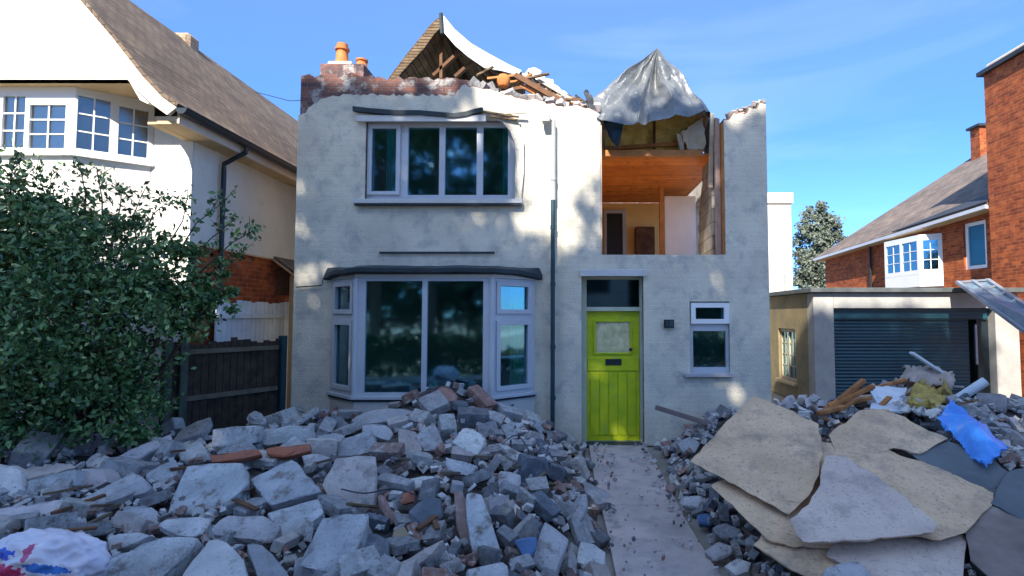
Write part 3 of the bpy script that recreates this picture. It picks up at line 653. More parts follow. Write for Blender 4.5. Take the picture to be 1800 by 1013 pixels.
def chunk_mesh(name, sx, sy, sz, seed, chop=2, amp=.05):
    r = random.Random(seed); bm = bmesh.new(); bmesh.ops.create_cube(bm, size=1)
    for v in bm.verts: v.co = V((v.co.x * sx * r.uniform(.92, 1.06), v.co.y * sy * r.uniform(.92, 1.06), v.co.z * sz * r.uniform(.92, 1.06)))
    for _ in range(chop):
        n = V((r.choice((-1, 1)) * r.uniform(.3, 1), r.choice((-1, 1)) * r.uniform(.3, 1), r.choice((-1, 1)) * r.uniform(0, .8)))
        n = V((n.x / sx, n.y / sy, n.z / sz)).normalized(); d = max(v.co.dot(n) for v in bm.verts) * r.uniform(.72, .92)
        res = bmesh.ops.bisect_plane(bm, geom=bm.verts[:] + bm.edges[:] + bm.faces[:], plane_co=n * d, plane_no=n, clear_outer=True)
        ed = [e for e in res['geom_cut'] if isinstance(e, bmesh.types.BMEdge)]
        if ed: bmesh.ops.edgeloop_fill(bm, edges=ed)
    bmesh.ops.remove_doubles(bm, verts=bm.verts, dist=1e-4)
    s_ = min(sx, sy, sz)
    rough_bm(bm, amp * s_, 3.0 / s_ ** .5, s_ * .55, s_ * .05, seed)
    me = bpy.data.meshes.new(name); bm.to_mesh(me); bm.free(); me.shade_smooth(); me.set_sharp_from_angle(angle=rad(28)); add_uv(me)
    return me
RUB_RAND = [(1.25, 1.23, 1.22), (.95, .98, 1.02), (1.35, 1.25, 1.16), (.70, .73, .78), (1.3, 1.18, 1.2), (1.0, .86, .80), (1.45, 1.42, 1.4), (.85, .88, .88)]
RUBB = mat('broken_concrete', (.50, .485, .47), (.34, .33, .325), 3.2, .93, .9, 26, rand=RUB_RAND, stain=((.22, .19, .17), 4.5, .56, .16), bdist=.02, speck=((.16, .135, .12), 26, .6))
RUBC = mat('broken_painted_render', (.60, .58, .56), (.38, .37, .36), 4.5, .9, 1., 30, rand=[(1.15, 1.16, 1.18), (.88, .93, .98), (1.28, 1.26, 1.2), (.98, .92, .93), (.70, .74, .80), (1.18, 1.18, 1.2)], stain=((.20, .17, .145), 6.5, .54, .12), bdist=.03, detail=12, speck=((.18, .155, .14), 30, .60))
RUBBR = mat('broken_brick', (.36, .24, .20), (.24, .16, .14), 5, .95, .9, 30, rand=[(1, 1, 1), (.7, .75, .8), (1.25, 1.0, .9), (.85, .8, .8)], stain=((.46, .42, .39), 4, .50, .14), bdist=.02)
RUBD = mat('dark_blue_grey_stone', (.19, .20, .215), (.10, .108, .12), 4, .85, .8, 24, rand=[(1, 1, 1), (.85, .92, 1.0), (1.3, 1.15, 1.05)], stain=((.32, .32, .33), 4, .58, .12), bdist=.02)
BOARD = mat('dusty_board', (.70, .48, .30), (.50, .335, .205), 2.0, .9, .45, 45, stain=((.30, .225, .165), 3.5, .50, .2), bdist=.014, detail=12, speck=((.24, .18, .13), 38, .56))
BOARDP = mat('pinkish_grey_board', (.62, .48, .39), (.47, .36, .30), 2.4, .9, .45, 45, stain=((.29, .24, .21), 3.2, .51, .2), bdist=.014, detail=12, speck=((.24, .20, .18), 38, .57))
BOARDD = mat('dark_grey_sheet', (.13, .145, .15), (.085, .10, .11), 2.4, .8, .45, 40, stain=((.24, .24, .24), 4, .6, .14), bdist=.006)
HEROES = []
def inpoly(x, y, poly):
    c = False; n = len(poly)
    for i in range(n):
        x1, y1 = poly[i]; x2, y2 = poly[i - 1]
        if (y1 > y) != (y2 > y) and x < (x2 - x1) * (y - y1) / (y2 - y1) + x1: c = not c
    return c
def slab(name, label, cat, poly, n, th, mt, lift=.05, Y=None, amp=.012, bev=.012, maxlen=.11, group=None, protect=True, bend=0):
    if mt in (BOARD, BOARDP, BOARDD):
        rj = random.Random(len(HEROES)); q_ = []
        for i in range(len(poly)):
            a, b = V((*poly[i], 0)), V((*poly[(i + 1) % len(poly)], 0)); k_ = max(1, int((b - a).length / 11)); nr = V((-(b - a).y, (b - a).x, 0)).normalized()
            for k in range(k_):
                w_ = (0 if k == 0 else 1.1 * noise.noise(a.lerp(b, k / k_) * .05) * 3 + rj.uniform(-1.2, 1.2) * rj.random()); p_ = a.lerp(b, k / k_) + nr * w_; q_.append((p_.x, p_.y))
        poly = q_
    cx = sum(p[0] for p in poly) / len(poly); cy = sum(p[1] for p in poly) / len(poly)
    cx = (min(p[0] for p in poly) + max(p[0] for p in poly)) / 2; cy = (min(p[1] for p in poly) + max(p[1] for p in poly)) / 2
    c = P(cx, cy, Y) if Y else hitH(cx, cy, lift)
    n = V(n).normalized()
    for att in range(26):
        pts = []
        for p in poly:
            d = ray(*p); k = (c - CAM).dot(n) / d.dot(n); k = max(2.0, min(k, c.y * 1.6)); pts.append(CAM + d * k)
        if mt not in (BOARD, BOARDP, BOARDD): break
        break
        low = max(H(q.x, q.y) - q.z for q in pts if q.y < 7.8 and Q(q)[1] < 1010) if any(q.y < 7.8 for q in pts) else 0
        if low < -.01: break
        c = CAM + (c - CAM) * .992
    bm = bmesh.new(); a = [bm.verts.new(p) for p in pts]; ce = sum(pts, V()) / len(pts)
    b = [bm.verts.new(ce + (p - ce) * .96 - n * th) for p in pts]; m_ = len(pts)
    bm.faces.new(a); bm.faces.new(list(reversed(b)))
    for i in range(m_): bm.faces.new((a[i], b[i], b[(i + 1) % m_], a[(i + 1) % m_]))
    sd_ = len(HEROES) + 1
    rough_bm(bm, amp, 5, maxlen, bev, sd_, 5)
    if bend:
        for v in bm.verts: q = v.co - ce; v.co -= n * bend * (q.length ** 2)
    me = bpy.data.meshes.new(name); bm.to_mesh(me); bm.free(); me.shade_smooth(); me.set_sharp_from_angle(angle=rad(30)); add_uv(me)
    o = link(name, me, mt); tag(o, label, cat, group)
    if protect: HEROES.append(poly)
    return o
B = RUBB; R = RUBC; K = RUBBR; D = RUBD
UP = (0, -.45, .9)
S = slab
# left part of the heap
S('concrete_slab', 'long narrow block tilted up at the back edge of the heap below the bush', 'slab', [(205, 803), (232, 788), (300, 762), (306, 773), (262, 795), (215, 830)], (.25, -.6, .75), .12, B)
S('concrete_block', 'pyramid shaped grey lump beside the long tilted block under the bush', 'block', [(143, 812), (171, 792), (202, 807), (186, 823), (150, 822)], (-.1, -.6, .8), .2, R)
S('concrete_slab', 'flat bottomed slab with thin top face at the shadowed foot of the bush', 'slab', [(30, 826), (80, 815), (124, 811), (138, 819), (100, 830), (44, 841)], (.05, -.3, .95), .08, B, lift=.12)
S('concrete_block', 'long front facing block directly under the flat slab near the left frame edge', 'block', [(44, 843), (100, 832), (136, 824), (132, 856), (90, 866), (42, 884)], (-.05, -.95, .35), .2, R)
S('concrete_block', 'square faced grey block standing right of the long front facing block', 'block', [(139, 823), (184, 820), (190, 848), (150, 866), (132, 872)], (.05, -.9, .45), .2, B)
S('concrete_slab', 'long slab slanting upward from lower left, left of the biggest square slab', 'slab', [(126, 889), (170, 858), (237, 828), (270, 853), (254, 866), (190, 884), (121, 905)], (-.15, -.55, .8), .1, R)
S('concrete_block', 'grey oblong block with brown debris behind it, right of the long slanting slab', 'block', [(255, 833), (282, 818), (307, 807), (316, 819), (312, 837), (275, 857), (256, 842)], (.1, -.7, .7), .14, R)
S('concrete_slab', 'pale slab lying on the back ridge of the heap left of the two front facing blocks', 'slab', [(307, 785), (330, 774), (345, 772), (368, 790), (350, 806), (326, 815), (312, 803)], (-.2, -.5, .85), .1, R)
S('concrete_slab', 'biggest square pale slab in the left half of the heap', 'slab', [(289, 902), (308, 858), (327, 818), (380, 811), (428, 812), (437, 850), (405, 880), (378, 909)], (-.08, -.6, .8), .12, R, lift=.1)
S('concrete_block', 'long low block reaching in from the left frame edge above the plastic bag', 'block', [(-20, 896), (50, 885), (116, 875), (122, 886), (108, 909), (50, 916), (-20, 924)], (0, -.7, .7), .18, B)
S('rounded_stone', 'rounded grey stone between the long slanting slab and the pale thin slab', 'stone', [(207, 900), (220, 888), (241, 882), (266, 889), (287, 908), (280, 922), (262, 931), (235, 924), (218, 920)], (0, -.6, .8), .12, R, amp=.02)
S('concrete_slab', 'thin pinkish pale slab lying under the biggest square slab', 'slab', [(274, 921), (290, 910), (335, 907), (374, 908), (359, 934), (341, 944), (305, 941)], (0, -.45, .9), .07, R, lift=.07)
S('concrete_slab', 'very large slab running off the bottom frame edge right of the plastic bag', 'slab', [(160, 1030), (171, 982), (225, 962), (283, 944), (350, 943), (335, 965), (312, 990), (269, 1030)], (-.1, -.6, .8), .12, R, lift=.12)
S('concrete_slab', 'blue grey slab at the bottom frame edge below the pale block with stepped edge', 'slab', [(310, 1030), (330, 985), (350, 960), (366, 943), (402, 949), (425, 985), (441, 1030)], (.05, -.55, .8), .12, B, lift=.1)
S('concrete_block', 'dark mottled block just right of the plastic bag', 'block', [(184, 941), (226, 934), (272, 940), (240, 955), (191, 970)], (-.1, -.6, .8), .14, B, lift=.03)
S('concrete_slab', 'dark bluish slab at the left frame edge beneath the long low block', 'slab', [(-20, 938), (40, 938), (82, 944), (68, 966), (30, 976), (-20, 984)], (.1, -.6, .8), .14, D, lift=.04)
S('stone_lump', 'rough brownish lump cut by the left frame edge at the bush foot', 'stone', [(-15, 815), (12, 811), (31, 830), (43, 850), (40, 881), (-15, 893)], (-.1, -.8, .5), .2, B, amp=.03)
# back row
S('concrete_block', 'left one of two front facing blocks laid end to end before the dark fence', 'block', [(372, 754), (415, 749), (457, 748), (450, 779), (410, 784), (371, 789)], (.0, -.96, .25), .14, R, lift=.14)
S('concrete_block', 'right one of two front facing blocks laid end to end below the house corner', 'block', [(459, 756), (505, 749), (545, 748), (549, 775), (500, 780), (459, 784)], (.0, -.96, .25), .14, R, lift=.14)
S('red_brick', 'orange red brick course lying under the left front facing block', 'brick', [(366, 798), (410, 793), (455, 788), (462, 799), (420, 808), (368, 813)], (0, -.7, .7), .09, BRICKM if False else mat('fresh_red_brick', (.40, .13, .07), (.3, .12, .08), 6, .95, .8, 30, stain=((.45, .38, .33), 5, .6, .1)), lift=.12)
S('red_brick', 'orange red brick course lying under the right front facing block', 'brick', [(466, 788), (505, 783), (545, 778), (548, 793), (500, 803), (470, 800)], (0, -.7, .7), .09, bpy.data.materials['fresh_red_brick'], lift=.12)
S('concrete_slab', 'square pale slab propped on edge with dark hollow under its left corner', 'slab', [(435, 842), (472, 824), (514, 804), (540, 832), (567, 862), (520, 876), (475, 890), (452, 864)], (-.12, -.5, .85), .13, R, lift=.16)
S('concrete_slab', 'upright pinkish slab leaning back in the middle of the heap', 'slab', [(563, 852), (576, 826), (591, 804), (628, 801), (661, 800), (660, 850), (657, 900), (620, 898), (586, 893)], (.08, -.8, .6), .14, B, lift=.12)
S('concrete_slab', 'wedge shaped slab below the propped square slab', 'slab', [(468, 901), (515, 888), (560, 874), (570, 901), (535, 930), (500, 954), (484, 930)], (.1, -.6, .8), .14, R)
S('concrete_block', 'long pale block with stepped right end, below the dark hollow', 'block', [(367, 928), (382, 916), (400, 907), (465, 904), (494, 921), (480, 950), (470, 953), (420, 945), (369, 939)], (0, -.6, .8), .13, R, lift=.1)
S('concrete_block', 'big pale oblong block pointing to the viewer at bottom centre left', 'block', [(522, 994), (545, 945), (567, 905), (608, 902), (647, 903), (636, 940), (624, 974), (608, 1009), (560, 1006)], (.02, -.62, .8), .2, R, lift=.16, amp=.016)
S('concrete_block', 'tilted oblong block leaving the bottom frame edge beside the big pale oblong block', 'block', [(428, 954), (446, 950), (465, 952), (493, 985), (523, 1030), (455, 1030)], (.25, -.6, .75), .16, B, lift=.08)
S('concrete_block', 'rough pinkish block above the upright leaning slab', 'block', [(587, 776), (620, 764), (652, 755), (658, 764), (665, 789), (650, 799), (592, 803)], (0, -.7, .7), .16, R)
S('concrete_block', 'small squarish block right of the two front facing blocks', 'block', [(553, 762), (587, 760), (608, 766), (597, 778), (583, 790), (556, 785)], (.1, -.7, .7), .14, R)
S('dark_stone', 'dark blue grey lump against the house wall below the bay corner', 'stone', [(549, 738), (570, 733), (594, 732), (622, 747), (614, 760), (580, 757), (556, 758)], (0, -.7, .7), .18, D, amp=.03)
S('concrete_slab', 'flat pinkish slab lying against the wall under the bay window', 'slab', [(615, 738), (639, 724), (681, 716), (726, 719), (732, 733), (678, 741), (629, 748)], (0, -.5, .85), .12, B, lift=.1)
S('concrete_block', 'brownish block below the flat slab under the bay window', 'block', [(632, 745), (655, 743), (679, 745), (695, 761), (684, 776), (660, 768), (636, 761)], (.1, -.7, .7), .15, B)
S('stone_lump', 'small blue white lump perched on the two front facing blocks', 'stone', [(433, 727), (448, 719), (462, 728), (469, 738), (462, 747), (431, 746)], (-.1, -.8, .6), .1, R, Y=6.75, amp=.02)
S('concrete_block', 'small mottled block right of the propped slab top corner', 'block', [(529, 800), (548, 796), (567, 796), (583, 806), (566, 824), (535, 817)], (.1, -.6, .8), .13, R)
S('dark_stone', 'dark blue grey block right of the big pale oblong block', 'stone', [(618, 950), (643, 932), (684, 942), (686, 980), (650, 1008), (612, 1006)], (.1, -.7, .7), .16, D, lift=.04)
S('brick_piece', 'narrow pinkish brick piece beside the upright leaning slab', 'brick', [(660, 870), (674, 866), (690, 890), (706, 918), (682, 926), (670, 900)], (.3, -.7, .6), .1, K, lift=.08)
S('wood_block', 'small tan block in the gap below the narrow pinkish brick', 'block', [(688, 928), (712, 923), (720, 942), (698, 967), (687, 956)], (.2, -.7, .7), .1, mat('tan_block', (.34, .25, .16), (.24, .18, .12)), lift=.05)
# centre and right part
S('masonry_lump', 'pinkish broken masonry lump at the very peak of the heap before the bay window', 'masonry', [(758, 696), (764, 682), (775, 672), (795, 684), (808, 696), (800, 706), (789, 717), (766, 713)], (-.15, -.8, .5), .22, K, Y=7.25, amp=.03)
S('dark_stone', 'dark blue block right under the lump at the peak of the heap', 'stone', [(762, 738), (775, 718), (797, 722), (800, 745), (782, 758), (768, 752)], (0, -.85, .5), .16, D, Y=7.15, amp=.03)
S('concrete_block', 'pale block with brown broken left face in the centre of the heap', 'block', [(792, 777), (806, 760), (822, 747), (840, 757), (858, 769), (838, 803), (815, 790)], (.1, -.6, .8), .18, R, lift=.13)
S('concrete_block', 'narrow grey beam end just below the block with brown broken face', 'block', [(780, 800), (801, 806), (840, 820), (833, 838), (808, 834), (787, 827)], (.05, -.8, .6), .12, R, lift=.1)
S('concrete_block', 'low greenish grey block left of the long upright beam', 'block', [(706, 848), (721, 835), (763, 834), (767, 852), (731, 860)], (0, -.6, .8), .12, R)
S('concrete_beam', 'long pale beam pointing at the viewer in the middle of the heap', 'beam', [(815, 863), (830, 861), (847, 866), (866, 925), (886, 981), (858, 984), (832, 984), (822, 925)], (.05, -.65, .75), .16, R, lift=.14)
S('brick_strip', 'pinkish brown brick strip along the left side of the long pale beam', 'brick', [(795, 860), (813, 862), (822, 910), (829, 960), (806, 956), (799, 905)], (-.2, -.7, .7), .12, K, lift=.08)
S('concrete_block', 'large wedge block with dark underside at bottom right of the left heap', 'block', [(958, 914), (980, 928), (1001, 949), (990, 980), (979, 1009), (955, 1000), (932, 987), (946, 948)], (.1, -.62, .8), .18, R, lift=.14)
S('concrete_slab', 'thin upright slab leaning next to the path', 'slab', [(993, 918), (1003, 893), (1015, 869), (1031, 867), (1031, 892), (1008, 940)], (-.4, -.75, .6), .07, R, lift=.1)
S('concrete_beam', 'brown broken beam at the bottom frame edge in the centre of the heap', 'beam', [(698, 986), (722, 970), (749, 956), (781, 948), (762, 976), (704, 1012)], (.0, -.75, .6), .14, B, lift=.1)
S('concrete_block', 'pale grey block right of the block with brown broken face', 'block', [(878, 828), (897, 829), (917, 834), (909, 870), (890, 864), (874, 858)], (0, -.65, .8), .12, R, lift=.08)
S('dark_stone', 'dark teal block between the pale grey block and the wedge block', 'stone', [(905, 886), (915, 890), (924, 904), (959, 918), (944, 936), (908, 911)], (.1, -.7, .7), .12, D, lift=.08)
S('plaster_strip', 'pale plaster strips lying loose on the slope toward the door', 'plaster', [(872, 778), (892, 783), (910, 792), (945, 806), (941, 816), (904, 810)], (.1, -.6, .8), .04, R, lift=.1)
S('concrete_slab', 'lilac grey slab at the path edge below the door', 'slab', [(1020, 842), (1048, 853), (1077, 869), (1070, 884), (1050, 874), (1030, 868)], (.25, -.6, .8), .08, B, lift=.06)
S('concrete_block', 'large lilac grey block at the bottom beside the path', 'block', [(1020, 947), (1045, 955), (1070, 967), (1066, 990), (1061, 1009), (1013, 991)], (.15, -.65, .75), .16, B, lift=.12)
S('dark_stone', 'blue grey block left of the brick strip and the long pale beam', 'stone', [(717, 901), (736, 880), (753, 869), (778, 877), (778, 911), (755, 932), (735, 949)], (.1, -.7, .7), .14, D, lift=.06)
S('blue_tile', 'strong blue block left of the wedge block with dark underside', 'block', [(904, 949), (925, 945), (945, 942), (944, 962), (923, 995), (912, 970)], (.0, -.75, .6), .1, mat('faded_blue_paint', (.10, .19, .36), (.08, .13, .24), 4), lift=.08)
S('red_brick', 'small orange red half brick beside the greenish grey block', 'brick', [(703, 862), (728, 860), (728, 884), (703, 887)], (0, -.8, .6), .08, bpy.data.materials['fresh_red_brick'], lift=.1)
S('concrete_block', 'leaning pale block left of the dark block under the peak', 'block', [(729, 766), (745, 752), (763, 741), (774, 765), (785, 789), (765, 791), (745, 793)], (.15, -.7, .7), .14, R, lift=.08)
S('concrete_block', 'rough pale block below the flat slab in the upper middle of the heap', 'block', [(698, 750), (731, 758), (745, 792), (722, 798), (700, 800)], (-.1, -.7, .7), .14, B, lift=.05)
S('concrete_block', 'mossy dark edged block on the bottom frame edge under the long beam', 'block', [(820, 1003), (850, 990), (882, 982), (896, 994), (890, 1030), (822, 1030)], (0, -.6, .8), .12, R, lift=.08)
# right heap: boards, lying over each other on one gentle slope
def SB(lab, layer, poly, mt, tx=0, ty=0, name='paving_board', cat='board', th=.028, **k):
    n0 = V((0, -.29, .957)).normalized(); ref = V((2, 4.2, .44)) + n0 * layer * .05
    cx = (min(p[0] for p in poly) + max(p[0] for p in poly)) / 2; cy = (min(p[1] for p in poly) + max(p[1] for p in poly)) / 2
    d = ray(cx, cy); c = CAM + d * ((ref - CAM).dot(n0) / d.dot(n0))
    return slab(name, lab, cat, poly, n0 + V((tx, ty, 0)), th, mt, Y=c.y, amp=.006, bev=.005, maxlen=.15, **k)
SB('largest beige board with its corner pointing up in front of the small window', 2.6, [(1212, 811), (1268, 750), (1325, 693), (1382, 718), (1440, 745), (1447, 800), (1441, 835), (1430, 860), (1410, 884), (1388, 906), (1300, 857)], BOARD, -.05, -.06)
SB('tan board end slipping out from under the largest beige board', .6, [(1248, 853), (1290, 835), (1440, 830), (1480, 900), (1470, 965), (1400, 962), (1346, 946), (1296, 898)], BOARD, .0, .02)
SB('large grey board with curved left edge in the foreground right', 3.6, [(1388, 912), (1420, 885), (1440, 850), (1449, 800), (1486, 801), (1545, 838), (1600, 880), (1650, 922), (1642, 937), (1560, 945), (1470, 951), (1412, 953), (1398, 940)], BOARDP, .02, 0)
SB('ragged yellowish board behind the large grey board', 2.2, [(1455, 764), (1485, 742), (1512, 720), (1560, 717), (1612, 745), (1668, 771), (1640, 786), (1618, 797), (1570, 787), (1530, 800), (1470, 800)], BOARD, .04, -.08)
SB('long beige board right of the large grey board with torn lower edge', 1.9, [(1430, 775), (1530, 782), (1625, 812), (1690, 838), (1750, 866), (1744, 890), (1722, 912), (1700, 937), (1655, 950), (1560, 940), (1450, 850)], BOARD, .03, .0)
SB('lilac grey board on the bottom frame edge under the large grey board', .9, [(1450, 975), (1480, 920), (1644, 915), (1702, 944), (1698, 985), (1694, 1035), (1540, 1035), (1500, 1000)], BOARDP, .02, .02)
SB('tan board corner on the bottom frame edge left of the lilac grey board', 0.1, [(1322, 957), (1350, 925), (1480, 925), (1520, 960), (1500, 1000), (1432, 1020), (1400, 1006), (1360, 980)], BOARD, -.02, .02)
SB('dark grey sheet under the blue plastic sheet', 1.0, [(1600, 797), (1665, 774), (1700, 785), (1742, 802), (1775, 830), (1775, 850), (1748, 872), (1660, 850)], BOARDD, .03, -.04, 'slate_sheet', 'sheet')
SB('dark blue grey sheet cut by the right frame edge below the blue plastic', 1.4, [(1740, 884), (1756, 850), (1772, 828), (1830, 815), (1830, 930), (1790, 910)], BOARDD, .06, -.02, 'slate_sheet', 'sheet')
SB('brown stained board in the bottom right corner', 1.3, [(1690, 905), (1730, 885), (1790, 900), (1830, 915), (1830, 1035), (1760, 1035), (1706, 985)], mat('brown_stained_board', (.26, .20, .17), (.15, .115, .10), 3, stain=((.30, .25, .22), 3, .55, .1)), -.05, .03)
SB('rusty brown board fragment sticking out between the beige and the dark grey boards', .5, [(1640, 850), (1700, 850), (1790, 890), (1760, 925), (1690, 930)], OBRN, .02, .0, 'board_fragment')
S('timber_plank', 'pale timber plank slanting to the bottom right corner over the brown board', 'plank', [(1692, 884), (1715, 885), (1765, 915), (1830, 955), (1830, 975), (1760, 930), (1725, 905)], (.0, -.35, .9), .03, mat('pale_dusty_timber', (.45, .37, .31), (.36, .29, .24), 5), Y=4.25, amp=.003, bev=.004)
S('concrete_block', 'blue grey slab corner at the bottom frame edge between tan and lilac boards', 'block', [(1440, 1030), (1448, 995), (1470, 983), (1510, 985), (1548, 1030)], (0, -.5, .8), .08, R, Y=3.5)
for i, (pl3, mm_, lb) in enumerate((
    ([(1247, 925), (1275, 917), (1303, 931), (1300, 945), (1268, 946)], R, 'square pale block by the path below the tan board end'),
    ([(1236, 967), (1262, 950), (1290, 960), (1286, 975), (1255, 985)], R, 'pale block with dark side face at the right path edge'),
    ([(1270, 995), (1295, 976), (1325, 985), (1320, 1005), (1290, 1012)], R, 'pale block at the bottom frame edge right of the path'),
    ([(1304, 945), (1320, 934), (1338, 944), (1328, 960), (1310, 958)], R, 'small turquoise tinted block under the tan board end'),
    ([(1225, 905), (1245, 901), (1258, 912), (1250, 922), (1228, 920)], None, 'small bright blue piece at the right path edge'),
    ([(1193, 880), (1215, 868), (1240, 871), (1248, 884), (1225, 893), (1200, 890)], R, 'long grey stone at the right path edge under the largest board'),
    ([(1168, 850), (1182, 846), (1190, 858), (1184, 866), (1170, 862)], K, 'cream lump of stone on the right path edge'),
    ([(1190, 780), (1212, 765), (1232, 778), (1222, 797), (1200, 796)], R, 'pale block by the wall right of the door'))):
    S('rubble_block', lb, 'block', pl3, (-.15, -.6, .8), .09, mm_ or bpy.data.materials['faded_blue_paint'], lift=.09)
# ------------------------------------------------------------------ mound + fine debris
def mound(name, x0, x1, y0, y1, st, f):
    vs = []; fs = []; nx = int((x1 - x0) / st); ny = int((y1 - y0) / st)
    for j in range(ny + 1):
        for i in range(nx + 1):
            x = x0 + i * st; y = y0 + j * st; h = f(x, y)
            h = h + (.03 * noise.noise(V((x * 6, y * 6, 1))) + .02 * noise.noise(V((x * 17, y * 17, 1)))) * min(1, h * 6) - .06 if h > .0 else -.1
            vs.append((x, y, h))
    for j in range(ny):
        for i in range(nx): fs.append((j * (nx + 1) + i, j * (nx + 1) + i + 1, (j + 1) * (nx + 1) + i + 1, (j + 1) * (nx + 1) + i))
    o = MB().add(vs, fs).build(name, MOUND, None, fixn=False)
    tag(o, kind='stuff'); return o
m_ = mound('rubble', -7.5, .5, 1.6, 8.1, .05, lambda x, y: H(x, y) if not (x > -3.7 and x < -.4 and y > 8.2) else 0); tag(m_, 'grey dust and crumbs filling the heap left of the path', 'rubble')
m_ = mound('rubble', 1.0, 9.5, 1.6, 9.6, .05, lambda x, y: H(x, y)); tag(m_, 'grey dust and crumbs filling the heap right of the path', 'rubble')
def debris(name, n, region, smin, smax, mats, seed, lab):
    r = random.Random(seed); vs = []; fs = []; mi = []
    cube = [(-1, -1, -1), (1, -1, -1), (1, 1, -1), (-1, 1, -1), (-1, -1, 1), (1, -1, 1), (1, 1, 1), (-1, 1, 1)]
    cf = [(0, 3, 2, 1), (4, 5, 6, 7), (0, 1, 5, 4), (1, 2, 6, 5), (2, 3, 7, 6), (3, 0, 4, 7)]
    k = 0
    while k < n:
        p = region(r)
        if p is None: continue
        k += 1; s_ = r.uniform(smin, smax) * p.y / 6; sc_ = V((s_ * r.uniform(.6, 1.6), s_ * r.uniform(.5, 1.2), s_ * r.uniform(.3, .9)))
        M3 = Matrix.Rotation(r.uniform(0, 6.28), 3, V((r.uniform(-1, 1), r.uniform(-1, 1), r.uniform(.2, 1))).normalized())
        b = len(vs); c = V((p.x, p.y, H(p.x, p.y) + s_ * .3)); qq = Q(c)
        if any(inpoly(qq[0], qq[1] + dy_, h) for h in HEROES[-60:] for dy_ in (0, -14)): k -= r.random() < .5; continue
        for q in cube:
            q = V(q) * r.uniform(.7, 1.1); vs.append(c + M3 @ V((q.x * sc_.x, q.y * sc_.y, q.z * sc_.z)))
        fs += [tuple(i + b for i in f) for f in cf]; mi += [r.choice(mats)] * 6
    me = bpy.data.meshes.new(name); me.from_pydata([tuple(v) for v in vs], [], fs); me.update(); add_uv(me)
    return me, mi
CHIP = [RUBC, RUBB, RUBBR, RUBD]
def reg_left(r):
    px = r.uniform(-60, 1090); py = r.uniform(700, 1060)
    if r.random() < .3: x = r.uniform(-6, .4); y = r.uniform(2.2, 8.0)
    else:
        p = hitH(px, py); x, y = p.x, p.y
    if y > 8.0 or x > .42 or H(x, y) < .03 or (y > 7.55 and -3.2 < x < -.9): return None
    return V((x, y, 0))
def reg_right(r):
    if r.random() < .3: x = r.uniform(1.05, 7); y = r.uniform(2.4, 9)
    else:
        p = hitH(r.uniform(1130, 1850), r.uniform(650, 1060)); x, y = p.x, p.y
    if (y > 8.0 and x < 3.2) or y > 9.3 or x < 1.08 or H(x, y) < .02: return None
    return V((x, y, 0))
for nm, n, rg, sd_, lb in (('debris', 2100, reg_left, 3, 'countless small chips of stone and brick scattered over the left heap'), ('debris', 2400, reg_right, 4, 'countless small chips of stone and brick scattered over the right heap')):
    me, mi = debris(nm, n, rg, .012, .05, (0, 0, 0, 1, 1, 2, 3), sd_, lb)
    for mt in CHIP: me.materials.append(mt)
    me.polygons.foreach_set('material_index', mi)
    tag(link(nm, me, None), lb, 'debris', kind='stuff')
def reg_path(r):
    x = r.choice((.36 + abs(r.gauss(0, .10)), 1.12 - abs(r.gauss(0, .10)), r.uniform(.3, 1.15))); y = r.uniform(2.5, 8.1)
    return V((x, y, 0)) if .3 < x < 1.16 else None
me, mi = debris('debris', 260, reg_path, .004, .022, (0, 1, 1, 2, 3), 8, '')
for mt in CHIP: me.materials.append(mt)
me.polygons.foreach_set('material_index', mi); o = link('debris', me, None); o.location.z = max(o.location.z, .028)
tag(o, 'fine grit and crumbs spilled along both edges of the concrete path', 'debris', kind='stuff')
# ------------------------------------------------------------------ countable fragments
protos = {}
for kind, mt, dims in (('grey', RUBC, ((1, .6, .35), (1, .75, .3), (.9, .5, .5), (1, .7, .6), (1.2, .45, .4), (1, .9, .22))),
                       ('stone', RUBB, ((1, .6, .4), (1, .8, .5), (.9, .5, .45), (1.1, .45, .35), (1, .85, .7))),
                       ('brick', RUBBR, ((1, .48, .32), (.7, .48, .32), (1, .5, .4), (.55, .5, .34))),
                       ('dark', RUBD, ((1, .7, .5), (1, .6, .3), (.9, .7, .6)))):
    protos[kind] = []
    for i, d in enumerate(dims):
        for q in range(2):
            me = chunk_mesh('fragment', d[0], d[1], d[2], i * 7 + q * 31 + len(kind), chop=(i + q) % 3, amp=.035); me.materials.append(mt); protos[kind].append(me)
def frag(kind, loc, size, r, name, label, cat, group, upright=.5):
    o = bpy.data.objects.new(name, r.choice(protos[kind])); COL.objects.link(o); o.location = loc
    n = (Hn(loc[0], loc[1]) + V((r.gauss(0, .28), r.gauss(-.12, .28), 0))).normalized()
    q = n.to_track_quat('Z', 'Y'); o.rotation_mode = 'QUATERNION'
    from mathutils import Quaternion
    o.rotation_quaternion = q @ Quaternion((0, 0, 1), r.uniform(0, 6.28))
    if r.random() < .22: o.rotation_quaternion = o.rotation_quaternion @ Quaternion((1, 0, 0), r.uniform(.5, 1.5))
    s_ = size; o.scale = (s_, s_ * r.uniform(.85, 1.15), s_ * r.uniform(.85, 1.15)); return tag(o, label, cat, group)
